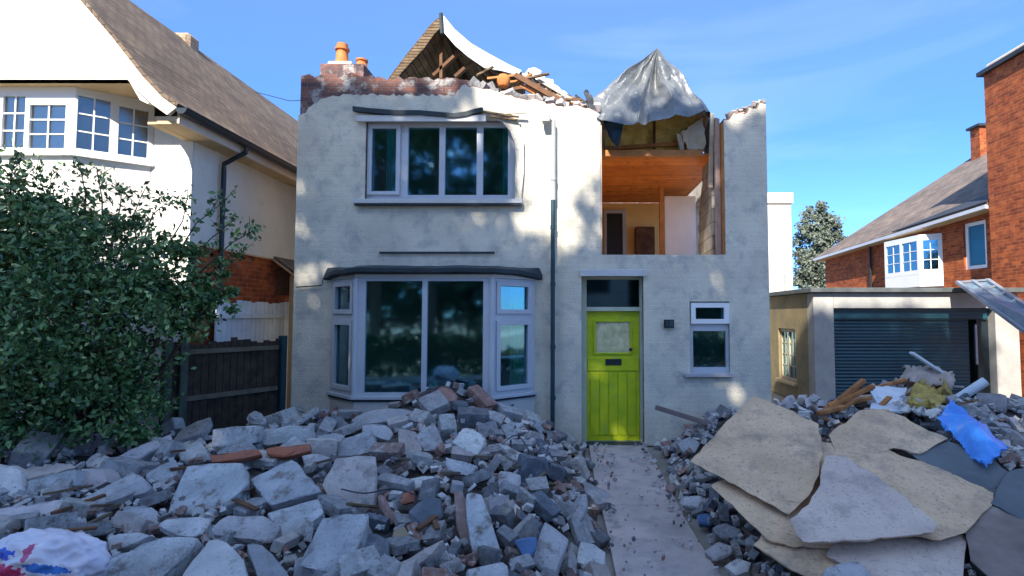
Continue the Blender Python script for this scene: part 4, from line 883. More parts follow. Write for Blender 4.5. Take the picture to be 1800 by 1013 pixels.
LBL = {
 ('L', 'grey'): ('broken_block', 'loose pale grey fragment among many alike in the left heap', 'block', 'pale grey fragments in the left heap'),
 ('L', 'stone'): ('stone_fragment', 'loose mottled stone fragment among many alike in the left heap', 'stone', 'mottled stone fragments in the left heap'),
 ('L', 'brick'): ('brick_fragment', 'loose brownish brick fragment among many alike in the left heap', 'brick', 'brick fragments in the left heap'),
 ('L', 'dark'): ('dark_fragment', 'loose dark blue grey fragment among many alike in the left heap', 'stone', 'dark fragments in the left heap'),
 ('R', 'grey'): ('broken_block', 'loose pale grey fragment among many alike in the right heap', 'block', 'pale grey fragments in the right heap'),
 ('R', 'stone'): ('stone_fragment', 'loose mottled stone fragment among many alike in the right heap', 'stone', 'mottled stone fragments in the right heap'),
 ('R', 'brick'): ('brick_fragment', 'loose brownish brick fragment among many alike in the right heap', 'brick', 'brick fragments in the right heap'),
 ('R', 'dark'): ('dark_fragment', 'loose dark blue grey fragment among many alike in the right heap', 'stone', 'dark fragments in the right heap')}
r = random.Random(21); placed = []
def scatter(side, n, x0, x1, y0, y1, smin, smax, kinds, ok):
    k = 0; tries = 0
    while k < n and tries < n * 60:
        tries += 1; px = r.uniform(x0, x1); py = r.uniform(y0, y1); sp = r.uniform(smin, smax)
        p = hitH(px, py); 
        if H(p.x, p.y) < .04 or not ok(p): continue
        qx, qy = Q(V((p.x, p.y, H(p.x, p.y))))
        if abs(qy - py) > 12: continue
        if any(inpoly(px, py, h) or inpoly(px - sp * .3, py, h) or inpoly(px + sp * .3, py, h) for h in HEROES): continue
        if any((px - a) ** 2 + (py - b) ** 2 < (.34 * (sp + c)) ** 2 for a, b, c in placed): continue
        placed.append((px, py, sp)); k += 1; size = sp * p.y / FPX
        kd = r.choice(kinds); nm, lb, ct, gr = LBL[(side, kd)]
        frag(kd, (p.x, p.y, H(p.x, p.y) + size * .10), size, r, nm, lb, ct, gr)
okL = lambda p: p.x < .40 and p.y < 7.95 and not (p.y > 7.45 and -3.4 < p.x < -.7)
okR = lambda p: p.x > 1.06 and p.y < 9.0 and not (p.y > 7.9 and p.x < 3.2)
scatter('L', 66, -20, 640, 745, 1030, 42, 78, ('grey', 'grey', 'stone', 'grey', 'grey'), okL)
scatter('L', 95, 600, 1080, 690, 1030, 34, 58, ('grey', 'grey', 'stone', 'brick', 'grey', 'dark', 'grey'), okL)
scatter('L', 95, 560, 1085, 690, 1030, 20, 38, ('grey', 'grey', 'stone', 'brick', 'grey', 'dark'), okL)
scatter('L', 45, -20, 600, 745, 1030, 20, 40, ('grey', 'stone', 'brick', 'grey'), okL)
scatter('R', 60, 1130, 1330, 690, 1030, 16, 34, ('grey', 'grey', 'stone', 'dark', 'grey', 'brick'), okR)
scatter('R', 70, 1380, 1830, 640, 900, 16, 40, ('grey', 'stone', 'grey', 'brick', 'stone'), okR)
# lumps on the wall tops
r = random.Random(5)
for i in range(22):
    t = i / 21; px = 832 + t * 215 + r.uniform(-4, 4); k_ = [(832, 150), (905, 170), (985, 185), (1046, 192)]
    for a, b in zip(k_, k_[1:]):
        if a[0] <= px <= b[0]: py = a[1] + (b[1] - a[1]) * (px - a[0]) / (b[0] - a[0])
    if px > 1046: py = 194
    p = P(px, py - 2, 8.22 + r.uniform(0, .15)); o = frag(r.choice(('grey', 'stone', 'grey')), p, r.uniform(.08, .19), r, 'masonry_fragment', 'cream masonry fragment on the broken wall top above the drainpipe', 'masonry', 'masonry fragments on the wall top above the drainpipe')
for i in range(12):
    px = 1278 + i * 5.8; zt_ = 205 - 25 * (i / 11); p = P(px, zt_ - 1, 8.25 + r.uniform(0, .1)); frag(r.choice(('grey', 'stone')), p, r.uniform(.06, .13), r, 'masonry_fragment', 'cream masonry fragment on the broken wall top right of the open room', 'masonry', 'masonry fragments on the wall top right of the open room')
o = MB().lathe((0, 0, 0), [(.03, 0), (.10, .03), (.135, .11), (.13, .2), (.09, .26), (.03, .28)], 18).mesh('clay_pot', smooth=True)
o.transform(Matrix.Scale(.78, 4)); o = link('clay_pot', o, ORANGE); p = P(885, 155, 8.35); o.location = (p.x, 8.35, p.z); tag(o, 'rounded orange clay pot on the wall top under the torn gable roof', 'pot')
# ------------------------------------------------------------------ tarp over the hole
def tarp():
    ap = P(1156, 84, 9.0)
    rim = [P(1034, 182, 8.45), P(1042, 196, 8.3), P(1058, 208, 8.15), P(1085, 214, 8.08), P(1112, 216, 8.05), P(1132, 210, 8.06), P(1160, 207, 8.05), P(1190, 203, 8.06), P(1222, 196, 8.1), P(1252, 187, 8.3),
           P(1252, 187, 8.3) + V((.25, 1.2, .1)), P(1252, 187, 8.3) + V((.2, 2.6, .15)), P(1156, 187, 8.3) + V((0, 3.2, .2)), P(1034, 182, 8.45) + V((-.1, 2.4, .2)), P(1034, 182, 8.45) + V((-.05, 1.1, .1))]
    n = len(rim); NU = 260; NV = 56; vs = []
    for j in range(NV + 1):
        for i in range(NU):
            t = i / NU * n; k = int(t); f = t - k
            a, b, c, d = rim[(k - 1) % n], rim[k % n], rim[(k + 1) % n], rim[(k + 2) % n]
            q = .5 * ((2 * b) + (c - a) * f + (2 * a - 5 * b + 4 * c - d) * f * f + (3 * b - a - 3 * c + d) * f ** 3)
            if k in (0, 8, 9, 10): q = b.lerp(c, f)
            v = j / NV; v_ = v * 1.0
            p = ap.lerp(q, v_); th = i / NU * 6.283
            out = V((p.x - ap.x, p.y - ap.y - .8, .25)).normalized()
            fold = .05 * math.asin(math.sin(th * 7 + 1.5 * math.sin(v * 4 + 1))) + .06 * math.asin(math.sin(th * 4 + 2.4 * v)) 
            w = noise.noise(V((p.x * 2.2, p.y * 2.2 + 5, p.z * 2.2))); w2 = 1 - 2 * abs(noise.noise(V((p.x * 3.3 + 9, p.y * 3.3, p.z * 2 + th))))
            w3 = 1 - 2 * abs(noise.noise(V((p.x * 7, p.y * 7, p.z * 7))))
            amp = min(1, v * 2.2)
            p = p + out * amp * (fold * .45 + w * .05 + w2 * .05 + w3 * .012 + .055 * (1 - 2 * abs(math.sin(th * 3.5 + 1.8 * noise.noise(V((th * 2, v * 2, 0))))))) - out * .07 * math.sin(v * math.pi) ** .8
            if v > .93: p.z -= (v - .93) * .7 * (1 + .5 * noise.noise(V((p.x * 4, p.y * 4, 0))))
            vs.append(p)
    fs = [(j * NU + i, j * NU + (i + 1) % NU, (j + 1) * NU + (i + 1) % NU, (j + 1) * NU + i) for j in range(NV) for i in range(NU)]
    me = bpy.data.meshes.new('tarpaulin'); bm = bmesh.new(); bv = [bm.verts.new(v) for v in vs]
    for f in fs: bm.faces.new([bv[i] for i in f])
    bmesh.ops.remove_doubles(bm, verts=bm.verts, dist=1e-5); bmesh.ops.recalc_face_normals(bm, faces=bm.faces); bm.to_mesh(me); bm.free(); me.shade_smooth()
    mt = mat('silver_tarpaulin', (.17, .18, .185), (.11, .12, .13), 3, .36, .7, 5, spec=.5, bdist=.05, stain=((.05, .06, .07), 3.5, .60, .08), metal=.2)
    return link('tarpaulin', me, mt)
tag(tarp(), 'creased silver grey tarpaulin peaked like a tent over the torn open room', 'tarpaulin')
DB = mat('dark_blue_sheet', (.02, .05, .08), (.01, .03, .05), 4, .5, .5, 10)
rough_sheet('torn_sheet', (P(1052, 196, 8.2), P(1098, 212, 8.2), P(1086, 262, 8.3), P(1072, 240, 8.3)), 12, 12, .05, 5, DB, None, seed=2, lab='dark blue torn sheet hanging in the top left corner of the open room', cat='sheet')
rough_sheet('torn_sheet', (P(1026, 160, 8.3), P(1040, 168, 8.3), P(1050, 200, 8.25), P(1036, 192, 8.25)), 8, 8, .03, 6, SLATED, None, seed=6, lab='small black torn sheet on the wall top left of the tarpaulin', cat='sheet')
# ------------------------------------------------------------------ LEFT NEIGHBOUR
lh = empty('white_neighbour_house', (-6.5, 9, 0), 'white rendered house with brown tiled gable roof beyond the bush', 'house')
Z_ = V((0, 0, 1))
EX, EZ, GY, WY, RX, RZ = -4.9, 4.6, 6.65, 7.5, -7.2, 7.1
MB().box(-9.1, -5.27, WY, 15.5, 2.95, 4.75).build('wall', WHITE_R, lh)
MB().box(-9.05, -5.30, WY + .03, 15.5, 0, 2.94).build('lower_wall', BRICKM, lh)
MB().box(-9.1, -5.265, WY - .02, 15.5, 2.93, 2.955).build('band', SOFF, lh)
# front wall below the bay stays white
MB().box(-9.1, -5.275, WY - .03, WY + .029, .0, 4.74).build('front_wall', WHITE_R, lh)
# roof slabs with sprocketed eave
def roofprof(s_):  # s_: +1 right slope
    pts = [(RX, RZ), (-6.4, 6.24), (-5.75, 5.50), (-5.35, 5.0), (-5.1, 4.74), (EX, EZ)]
    return pts
rp = roofprof(1)
A = [V((x, GY, z)) for x, z in rp]; Bq = [V((x - .025, GY, z - .035)) for x, z in rp]
rf = strip(A, Bq, V((0, 8.6, 0)), 'roof', TILE, lh)
A = [V((2 * RX - x, GY, z)) for x, z in rp]; Bq = [V((2 * RX - x + .025, GY, z - .035)) for x, z in rp]
strip(A, Bq, V((0, 8.6, 0)), 'roof_slope', TILE, rf)
# bargeboard and gable panel
A = [V((x - .03, GY + .02, z - .042)) for x, z in rp]; Bq = [V((x - .15, GY + .02, z - .165 if i < 4 else z - .14)) for i, (x, z) in enumerate(rp)]
strip(A, Bq, V((0, .05, 0)), 'bargeboard', CREAM, lh)
JZ = P(100, 140, 6.8).z
gp = [(RX, RZ - .10)] + [(x - .05, z - .08) for x, z in rp[1:4]] + [(-5.42, JZ), (-8.98, JZ)] + [(2 * RX - x + .05, z - .08) for x, z in reversed(rp[1:4])]
MB().plate((0, 6.80, 0), Xu, Nn, gp, [], 0, -.68).build('gable_wall', WHITE_R, lh)
MB().prism([(-5.42, 6.80, JZ - .004), (-9, 6.8, JZ - .004), (-9, WY - .035, JZ - .004), (-5.42, WY - .035, JZ - .004)], (0, 0, -.03)).build('jetty_soffit', SOFF, lh)
# tapering kneeler under the eave
MB().plate((0, 6.76, 0), Xu, Nn, [F(*q, 6.73) for q in ((222, 128), (236, 136), (262, 157), (292, 170), (296, 179), (258, 182), (246, 176), (226, 141))], [], .03, -.03).build('kneeler', WHITE_R, lh)
MB().prism([(EX - .08, 6.80, EZ - .21), (-5.27, 6.80, EZ - .21), (-5.27, 15.2, EZ - .21), (EX - .08, 15.2, EZ - .21)], (0, 0, .04)).build('eave_soffit', SOFF, lh)
MB().box(-5.40, -5.28, 6.81, WY - .03, EZ - .21, EZ - .18).build('eave_soffit', SOFF, lh)
MB().box(EX - .08, EX - .05, GY + .1, 15.2, EZ - .22, EZ - .06).build('fascia', CREAM, lh)
m = MB(); n8 = 8; vs = []
for yy in (GY + .02, 15.2):
    for k in range(n8 + 1):
        t = math.pi * k / n8; vs.append((EX + .025 - .07 * math.cos(t), yy, EZ - .05 - .075 * math.sin(t)))
fs = [(k, k + 1, n8 + 2 + k, n8 + 1 + k) for k in range(n8)] + [tuple(range(n8 + 1)), tuple(range(n8 + 1, 2 * n8 + 2))]
m.add(vs, fs); m.tube([(EX + .095, GY + .02, EZ - .05), (EX + .095, 15.2, EZ - .05)], .012, 6); gt = m.build('gutter', BLACK, lh)
Yd = 8.05; m = MB(); m.tube([(EX + .02, Yd, EZ - .10), (EX + .02, Yd, EZ - .2), (-5.19, Yd - .02, EZ - .38), (-5.19, Yd - .02, EZ - .50), (-5.19, Yd - .02, .2)], .035, 10); m.build('downpipe', BLACK, gt, smooth=True)
# chimney stub on the ridge
a = P(292, 52, 11.3); b = P(336, 90, 11.3)
MB().box(-7.42, -7.06, 9.78, 10.12, RZ - .8, RZ + .12).build('chimney', mat('tan_brick_chimney', (.42, .27, .17), (.3, .2, .13), 4, brick=dict(w=.225, h=.075, m=.01, b=(.7, .7, .7), mc=(1.2, 1.3, 1.4))), rf, bevel=.06)
# angled bay window on the first floor
BZ0, BZ1 = 4.05, JZ - .035
def lwin(A, B_, panes, bars):
    A = V((*A, 0)); B_ = V((*B_, 0)); u = (B_ - A).normalized(); n = V((u.y, -u.x, 0)); L_ = (B_ - A).length
    return window(lh, A, u, n, 0, L_, BZ0, BZ1, [(p[0] * L_, p[1] * L_, p[2], p[3]) for p in panes], name='window', fm=PVCW, th=.06, bars=bars, gm=glass('neighbour_glass', (.5, .6, .65), .14, .22, (1, .95, .85)))
lwin((-7.95, 6.95), (-6.47, 6.95), [(.02, .30, 4.13, 4.82), (.36, .56, 4.13, 4.82), (.60, .92, 4.12, 4.70)], (2, 3))
lwin((-6.47, 6.95), (-5.83, 7.465), [(.03, .43, 4.13, BZ1 - .10), (.54, .92, 4.13, BZ1 - .14)], (2, 3))
MB().prism([(-8.1, 7.46, 0), (-7.95, 6.96, 0), (-6.47, 6.96, 0), (-5.85, 7.462, 0)], (0, 0, BZ0 - .002)).build('bay_wall', WHITE_R, lh)
MB().prism([(-8.1, 7.46, BZ0 - .03), (-7.95, 6.90, BZ0 - .03), (-6.44, 6.90, BZ0 - .03), (-5.8, 7.44, BZ0 - .03)], (0, 0, .04)).build('sill', PVCW, lh)
# side alley: boards, porch canopy
wf = empty('board_fence', (-5.15, 8.9, 0), 'white painted upright boards in the alley behind the dark fence', 'fence')
rw = random.Random(2); m = MB(); y = 7.9
while y < 9.95: m.box(-5.17, -5.145, y, y + .115, 0, 2.16 + rw.uniform(-.03, .03)); y += .125
m.build('board_panel', WFEN, wf, bevel=.003); MB().box(-5.145, -5.11, 7.9, 9.95, 1.9, 1.97).build('rail', WFEN, wf)
pc = empty('porch', (-5.0, 10.0, 0), 'small brown lean-to porch on the neighbour wall beside the house corner', 'porch')
MB().prism([(-5.26, 9.6, 3.0), (-4.72, 9.6, 2.60), (-4.72, 9.6, 2.54), (-5.26, 9.6, 2.94)], (0, 1.0, 0)).build('roof', SLATE, pc)
MB().beam((-5.25, 9.58, 2.93), (-4.72, 9.58, 2.53), .02, .08, (0, 1, 0)).build('bargeboard', SOFF, pc)
MB().box(-4.98, -4.88, 9.62, 9.72, 0, 2.66).build('post', SOFF, pc); MB().box(-5.25, -4.99, 9.66, 9.7, 2.3, 2.8).build('gable_board', TIMB, pc)
# dark fence
fe = empty('timber_fence', (-4.7, 7.5, 0), 'dark stained timber fence between the bush and the house corner', 'fence')
FA, FB = V((-5.02, 6.85, 0)), V((-4.33, 8.1, 0)); u = (FB - FA).normalized(); n = V((u.y, -u.x, 0)); L_ = (FB - FA).length
m = MB(); a = .0
while a < L_ - .02: m.obox(FA, u, n, a, a + .085, -.03, -.012, .25, 1.60 + rw.uniform(-.05, .05)); a += .093
m.build('paling_panel', FENCE, fe)
for z0 in (1.44, .84): MB().obox(FA, u, n, .02, L_ - .02, -.01, .035, z0, z0 + .06).build('rail', RAIL, fe)
MB().obox(FA, u, n, .0, L_, -.03, .03, .1, .245).build('gravel_board', FENCE, fe)
for a, mt in ((-.10, FPOST), (.08, FPOST), (L_, TEALP)): MB().obox(FA, u, n, a, a + .09, -.02, .075, 0, 1.64).build('post', mt, fe, bevel=.006)
# overhead cable
MB().tube([(-7.1, 12, 7.0), (-6.0, 11.4, 6.55), (-4.5, 10.4, 6.2), (-3.95, 9.9, 6.1)], .008, 5).build('overhead_cable', BLACK).__setitem__('label', 'thin dark cable strung between the neighbour roof and the chimney stack')
bpy.data.objects['overhead_cable']['category'] = 'cable'
# ------------------------------------------------------------------ GARAGE
ga = empty('garage', (7.4, 12, 0), 'flat roofed garage with a dark teal roller door', 'garage')
GX0, GX1, GYf = 5.2, 9.56, 11.5
MB().box(GX0, GX0 + .43, GYf, GYf + .3, 0, 2.42).build('pillar', GREYW, ga, bevel=.008)
MB().box(9.06, GX1, GYf, GYf + .3, 0, 2.42).build('pillar', GREYW, ga, bevel=.008)
MB().box(GX0 + .431, 9.059, GYf + .002, GYf + .3, 2.10, 2.42).build('lintel', GREYW, ga)
MB().box(GX0 - .10, GX1 + .1, GYf - .12, 17.1, 2.43, 2.53).build('roof', mat('dark_felt_roof', (.10, .11, .11), (.06, .07, .07), 4), ga, bevel=.01)
hz = [(12.44, 1.63), (13.46, 1.63), (13.46, .40), (12.44, .40)]
MB().plate((GX0 + .0, 0, 0), (0, 1, 0), (-1, 0, 0), [(GYf + .301, 0), (17, 0), (17, 2.42), (GYf + .301, 2.42)], [hz], 0, -.2).build('side_wall', TANW, ga)
w = window(ga, (GX0 + .05, 0, 0), (0, 1, 0), (-1, 0, 0), 12.441, 13.459, .401, 1.629, [(12.52, 12.92, .48, 1.55), (12.98, 13.38, .48, 1.55)], fm=mat('aged_cream_frame', (.5, .42, .3), (.4, .32, .22)), bars=(2, 4))
MB().box(GX0 - .07, GX0 + .04, 12.38, 13.52, .33, .398).build('sill', SOFF, ga)
MB().box(GX1 - .2, GX1, GYf + .301, 17, 0, 2.42).build('side_wall', GREYW, ga); MB().box(GX0 + .2, GX1 - .2, 16.8, 17, 0, 2.42).build('back_wall', GREYW, ga)
MB().box(GX0 + .44, 9.0, GYf + .14, GYf + .22, 1.86, 2.09).build('shutter_box', TEALD, ga)
dr = MB()
z = .02
while z < 1.84: dr.add([(5.64, GYf + .20, z), (8.62, GYf + .20, z), (8.62, GYf + .185, z + .035), (5.64, GYf + .185, z + .035), (8.62, GYf + .20, z + .07), (5.64, GYf + .20, z + .07)], [(0, 1, 2, 3), (3, 2, 4, 5)]); z += .072
dr.build('roller_door', TEALD, ga, fixn=False)
MB().box(8.80, 9.055, GYf + .2, GYf + .26, 0, 1.86).build('door_track', BLACK, ga); MB().box(8.70, 8.74, GYf + .1, GYf + .14, .9, 1.75).build('track_rod', ALU, ga)
MB().box(8.62, 8.80, GYf + .5, GYf + .55, 0, 1.86).build('dark_lining', DARKI, ga)
# leaning frame panel
pn = empty('lattice_panel', P(1760, 540, 9.5), 'grey metal framed panel sloping down from the garage roof at the right frame edge', 'panel')
ca, cb, cc, cd = P(1683, 496, 11.2), P(1736, 492, 11.4), P(1880, 590, 8.4), P(1880, 640, 8.3)
for p_, q_ in ((ca, cd), (cb, cc), (ca.lerp(cb, .5), cd.lerp(cc, .5))): MB().beam(p_, q_, .07, .06).build('rail', ALU, pn)
for k in range(8): t = k / 7; MB().beam(ca.lerp(cd, t), cb.lerp(cc, t), .05, .04).build('crossbar', ALU, pn)
MB().prism([ca - Z_ * .05, cb - Z_ * .05, cc - Z_ * .05, cd - Z_ * .05], (0, 0, .012)).build('sheet', mat('blue_grey_sheeting', (.16, .22, .28), (.10, .15, .2), 5, .4, .2, 20), pn)
# ------------------------------------------------------------------ RIGHT NEIGHBOUR (brick)
rh = empty('brick_house', (12, 15, 0), 'red brick house with grey hipped roof beyond the garage', 'house')
A_, B_ = V((10.3, 12.76, 0)), V((10.0, 21, 0)); u = (B_ - A_).normalized(); n = V((-u.y, u.x, 0)); LL = (B_ - A_).length
def yt(px):  # distance along wall for a pixel column
    for i in range(2000):
        p = A_ + u * (i * LL / 2000)
        if 1000 + 950 * p.x / p.y <= px: return i * LL / 2000
    return LL
MB().plate(A_, u, n, [(0, 0), (LL, 0), (LL, 4.15), (0, 4.55)], [[(yt(1738), 3.12), (yt(1698), 3.12), (yt(1698), 4.32), (yt(1738), 4.32)]], 0, -.25).build('wall', BRICKM, rh)
MB().box(10.1, 17, 20.9, 21.1, 0, 4.1).build('back_wall', BRICKM, rh)
window(rh, A_ - n * .05, u, n, yt(1738) + .002, yt(1698) - .002, 3.122, 4.318, [(yt(1738) + .1, yt(1698) - .1, 3.21, 4.23)], fm=PVCW, gm=BLUEB)
N0, F0, T_, R_ = V((9.98, 12.78, 4.62)), V((9.72, 21.3, 4.22)), V((13.5, 17.5, 7.3)), V((13.7, 12.78, 7.3))
rf2 = MB().prism([N0, F0, T_, R_], (0, 0, -.06)).build('roof', SLATE, rh)
MB().prism([F0, V((17, 21.3, 4.22)), T_], (0, 0, -.06)).build('roof_hip', SLATE, rf2)
MB().prism([R_, T_, V((17.2, 21.3, 4.22)), V((17.4, 12.78, 4.6))], (0, 0, -.06)).build('roof_slope', SLATE, rf2)
nn_ = (F0 - N0).cross(T_ - N0).normalized(); nn_ = nn_ if nn_.z > 0 else -nn_
s0 = N0 + nn_ * .02; s1 = N0.lerp(F0, .42) + nn_ * .02; up_ = (R_ - N0).normalized()
MB().prism([s0, s1, s1 + up_ * .02, s0 + up_ * .62], nn_ * .03).build('eave_shadow_strip', SLATED, rf2)  # dark strip paints in the shadow along the lower roof edge
MB().beam(N0 - V((0.0, 0, .08)), F0 - V((0.0, 0, .08)), .10, .09).build('gutter', PVC, rh)
MB().prism([N0 - V((-.02, 0, .14)), F0 - V((-.02, 0, .14)), F0 - V((-.40, 0, .14)), N0 - V((-.40, 0, .14))], (0, 0, .02)).build('soffit', SOFF, rh)
p = A_ + u * yt(1535) + n * .06; MB().tube([(p.x, p.y, 4.3), (p.x, p.y, 0)], .04, 8).build('downpipe', BLACK, rh)
# white oriel
o0, o1 = yt(1660), yt(1568); pa = A_ + u * o0; om = (o0 + o1) / 2
PL = [A_ + u * o0, A_ + u * (o0 + .35) + n * .42, A_ + u * (o1 - .35) + n * .42, A_ + u * o1]
for i in range(3):
    a, b = PL[i], PL[i + 1]; uu = (b - a).normalized(); n3 = V((-uu.y, uu.x, 0)); L3 = (b - a).length
    window(rh, a, uu, n3, 0, L3, 3.1, 4.14, [(.1, L3 - .1, 3.22, 4.04)] if L3 < .8 else [(.08, L3 / 2 - .05, 3.22, 4.04), (L3 / 2 + .05, L3 - .08, 3.22, 4.04)], fm=PVCW, bars=(2, 3), name='oriel_window')
MB().prism([V((p.x, p.y, 2.75)) for p in PL], (0, 0, .345)).build('oriel_base', PVCW, rh); MB().prism([V((p.x, p.y, 4.142)) for p in PL], (0, 0, .06)).build('oriel_roof', PVCW, rh)
MB().box(10.0, 12.5, 9.5, 12.75, 0, 7.72).build('chimney_breast', BRICKM, rh)
MB().box(9.90, 12.6, 9.4, 12.86, 7.722, 7.82).build('chimney_cap', SLATED, rh); MB().box(10.0, 12.5, 9.5, 12.7, 7.822, 7.95).build('flaunching', CREAM, rh, bevel=.03)
MB().box(13.05, 13.9, 16.9, 17.3, 6.5, 7.95).build('chimney', BRICKM, rf2); MB().box(12.97, 14, 16.82, 17.38, 7.952, 8.03).build('chimney_cap', SLATED, rf2)
# white building behind
wb = empty('white_building', (5.9, 17, 0), 'narrow white flat roofed building behind the garage', 'building')
MB().box(4.2, 6.3, 15.2, 19, 0, 5.12).build('wall', WHITE_R, wb); MB().box(4.15, 6.35, 15.15, 19.05, 5.122, 5.42).build('parapet', mat('cream_parapet', (.80, .68, .50)), wb)
MB().tube([(6.08, 15.15, 0), (6.08, 15.15, 4.6)], .03, 8).build('downpipe', GREYP, wb)
# ------------------------------------------------------------------ right heap odds and ends
r = random.Random(9)
def YH(px, py): return min(7.6, hitH(px, py).y)
def tube_thing(name, a, b, rr, mt, lab, cat, hollow=True):
    a = V(a); b = V(b); m = MB(); d = (b - a).normalized(); m.tube([a, b], rr, 14)
    if hollow:
        m = MB(); n = 16; e = d.orthogonal().normalized(); f = d.cross(e); vs = []
        for p, q in ((a, rr), (b, rr), (b, rr * .85), (a + d * .02, rr * .85)):
            for t in range(n): vs.append(p + (e * math.cos(6.283 * t / n) + f * math.sin(6.283 * t / n)) * q)
        fs = [(l * n + t, l * n + (t + 1) % n, (l + 1) * n + (t + 1) % n, (l + 1) * n + t) for l in range(3) for t in range(n)]; fs.append(tuple(3 * n + t for t in range(n)))
        m.add(vs, fs)
    return tag(m.build(name, mt, None, smooth=True), lab, cat)
tube_thing('plastic_tube', P(1664, 714, 6.75), P(1733, 670, 6.6), .055, WTUBE, 'thick pale tube sticking out of the pile before the garage door', 'tube')
tag(MB().beam(P(1602, 620, 7.3), P(1655, 655, 7.35), .07, .03).build('batten', WTUBE), 'thin white batten pointing up left from the top of the garage pile', 'batten')
tag(MB().beam(P(1152, 716, 7.9), P(1256, 748, 7.6), .03, .07).build('timber_plank', mat('purple_grey_timber', (.26, .20, .19), (.18, .14, .13)), None, bevel=.006), 'dark timber plank lying against the wall right of the green door', 'plank')
rough_sheet('plastic_sheet', (P(1650, 748, 5.45), P(1735, 832, 4.62), P(1772, 790, 4.85), P(1672, 712, 5.75)), 44, 32, .055, 4.2, BLUEP, None, seed=11, lab='crumpled bright blue plastic sheet on the right heap', cat='plastic sheet', sag=-.10, edge=.008)
rough_sheet('insulation_piece', tuple(P(a, b, YH(a, b) - .25) for a, b in ((1598, 712), (1652, 718), (1672, 690), (1608, 678))), 18, 14, .07, 5, YELP, None, th=.05, seed=12, lab='yellow insulation piece near the top of the garage pile', cat='insulation', edge=.03)
rough_sheet('plasterboard_piece', tuple(P(a, b, YH(a, b) - .25) for a, b in ((1530, 722), (1585, 724), (1594, 684), (1536, 680))), 12, 10, .02, 4, WTUBE, None, seed=13, lab='pale grey board piece standing in the garage pile left of the yellow insulation', cat='board', edge=.006)
rough_sheet('cardboard_piece', (P(1575, 672, 7.3), P(1665, 690, 7.2), P(1676, 657, 7.4), P(1590, 652, 7.5)), 20, 12, .08, 5, mat('pinkish_debris', (.46, .36, .30), (.32, .26, .22), 6), None, seed=15, lab='pinkish brown crumpled sheet on top of the garage pile', cat='sheet', edge=.04)
rough_sheet('plaster_sheet', tuple(P(a, b, YH(a, b) - .2) for a, b in ((1575, 722), (1648, 750), (1650, 722), (1590, 705))), 20, 12, .06, 6, RUBC, None, seed=17, lab='grey plaster sheet below the yellow insulation in the garage pile', cat='plaster', edge=.04)
for i in range(9):
    qx_ = 1438 + i * 9; qy_ = 728 - i * 4 + r.uniform(-6, 6); a = P(qx_, qy_, YH(qx_, qy_) - .15 + r.uniform(-.1, .1)); b = a + V((.42 + r.uniform(-.1, .15), r.uniform(-.2, .2), .17 + r.uniform(-.12, .12)))
    tag(MB().beam(a, b, .07, .05).build('split_timber', OBRN, None, bevel=.01), 'splintered orange timber in the bundle at the left end of the garage pile', 'timber', 'splintered orange timbers left of the garage pile')
r = random.Random(35)
for i in range(26):
    px = r.uniform(1440, 1700); py = 725 - 55 * math.exp(-((px - 1620) / 60) ** 2) + r.uniform(-14, 22); a = P(px, py, YH(px, py) - .12); an = r.uniform(-.6, 1.0)
    tag(MB().beam(a, a + V((math.cos(an) * r.uniform(.12, .35), r.uniform(-.15, .1), math.sin(an) * .2)), r.uniform(.03, .08), .02).build('wood_scrap', r.choice((OBRN, TIMBL, BROKEN, OBRN)), None), 'brown or cream scrap of broken wood strewn over the garage pile', 'wood scrap', 'wood scraps strewn over the garage pile')
r = random.Random(31)
for i in range(9):
    px = 1575 + r.uniform(-70, 120); py = 700 + r.uniform(-25, 35); a = P(px, py, YH(px, py) - .12); b = a + V((r.uniform(-.35, .35), r.uniform(-.2, .2), r.uniform(-.1, .15)))
    tag(MB().beam(a, b, .06, .02).build('lath', (RUBC, TIMBL, WTUBE)[i % 3], None), 'short broken lath sticking out of the garage pile', 'lath', 'short broken laths in the garage pile')
r = random.Random(44); n_s = 0
while n_s < 34:
    px = r.uniform(0, 1075); py = r.uniform(720, 1010)
    if r.random() < .3: px = r.uniform(1150, 1420); py = r.uniform(760, 1000)
    h_ = hitH(px, py)
    if H(h_.x, h_.y) < .1 or any(inpoly(px, py, q) for q in HEROES): continue
    n_s += 1; L_ = r.uniform(.12, .38); an = r.uniform(0, 6.28); c = h_ + V((0, 0, .07)); d = V((math.cos(an), math.sin(an), r.uniform(-.15, .35))) * L_ / 2
    tag(MB().beam(c - d, c + d, r.uniform(.02, .045), r.uniform(.012, .022)).build('wood_splinter', r.choice((TIMBL, TIMB, RAIL, RAIL)), None), 'short wooden splinter lying among the stones of the rubble heaps', 'splinter', 'wooden splinters among the rubble')
for i, ks in enumerate((((880, 800), (910, 790), (950, 830), (1000, 825)), ((600, 880), (640, 900), (690, 880), (735, 905)), ((1180, 830), (1215, 820), (1240, 850), (1290, 870)))):
    pts_ = [hitH(*k) + V((0, 0, .09 + .05 * (j % 2))) for j, k in enumerate(ks)]; fine = []
    for j in range(len(pts_) - 1):
        a, b = pts_[j], pts_[j + 1]; m0 = (pts_[j + 1] - pts_[max(j - 1, 0)]) * .5; m1 = (pts_[min(j + 2, 3)] - pts_[j]) * .5
        for k in range(8):
            t = k / 8; fine.append(a * (2 * t ** 3 - 3 * t * t + 1) + m0 * (t ** 3 - 2 * t * t + t) + b * (3 * t * t - 2 * t ** 3) + m1 * (t ** 3 - t * t))
    tag(MB().tube(fine, .006, 6).build('cable', BLACK, None), ('black cable curling over the stones below the right end of the bay window', 'black cable lying beside the upright leaning slab in the left heap', 'black cable lying over the stones at the right path edge')[i], 'cable')
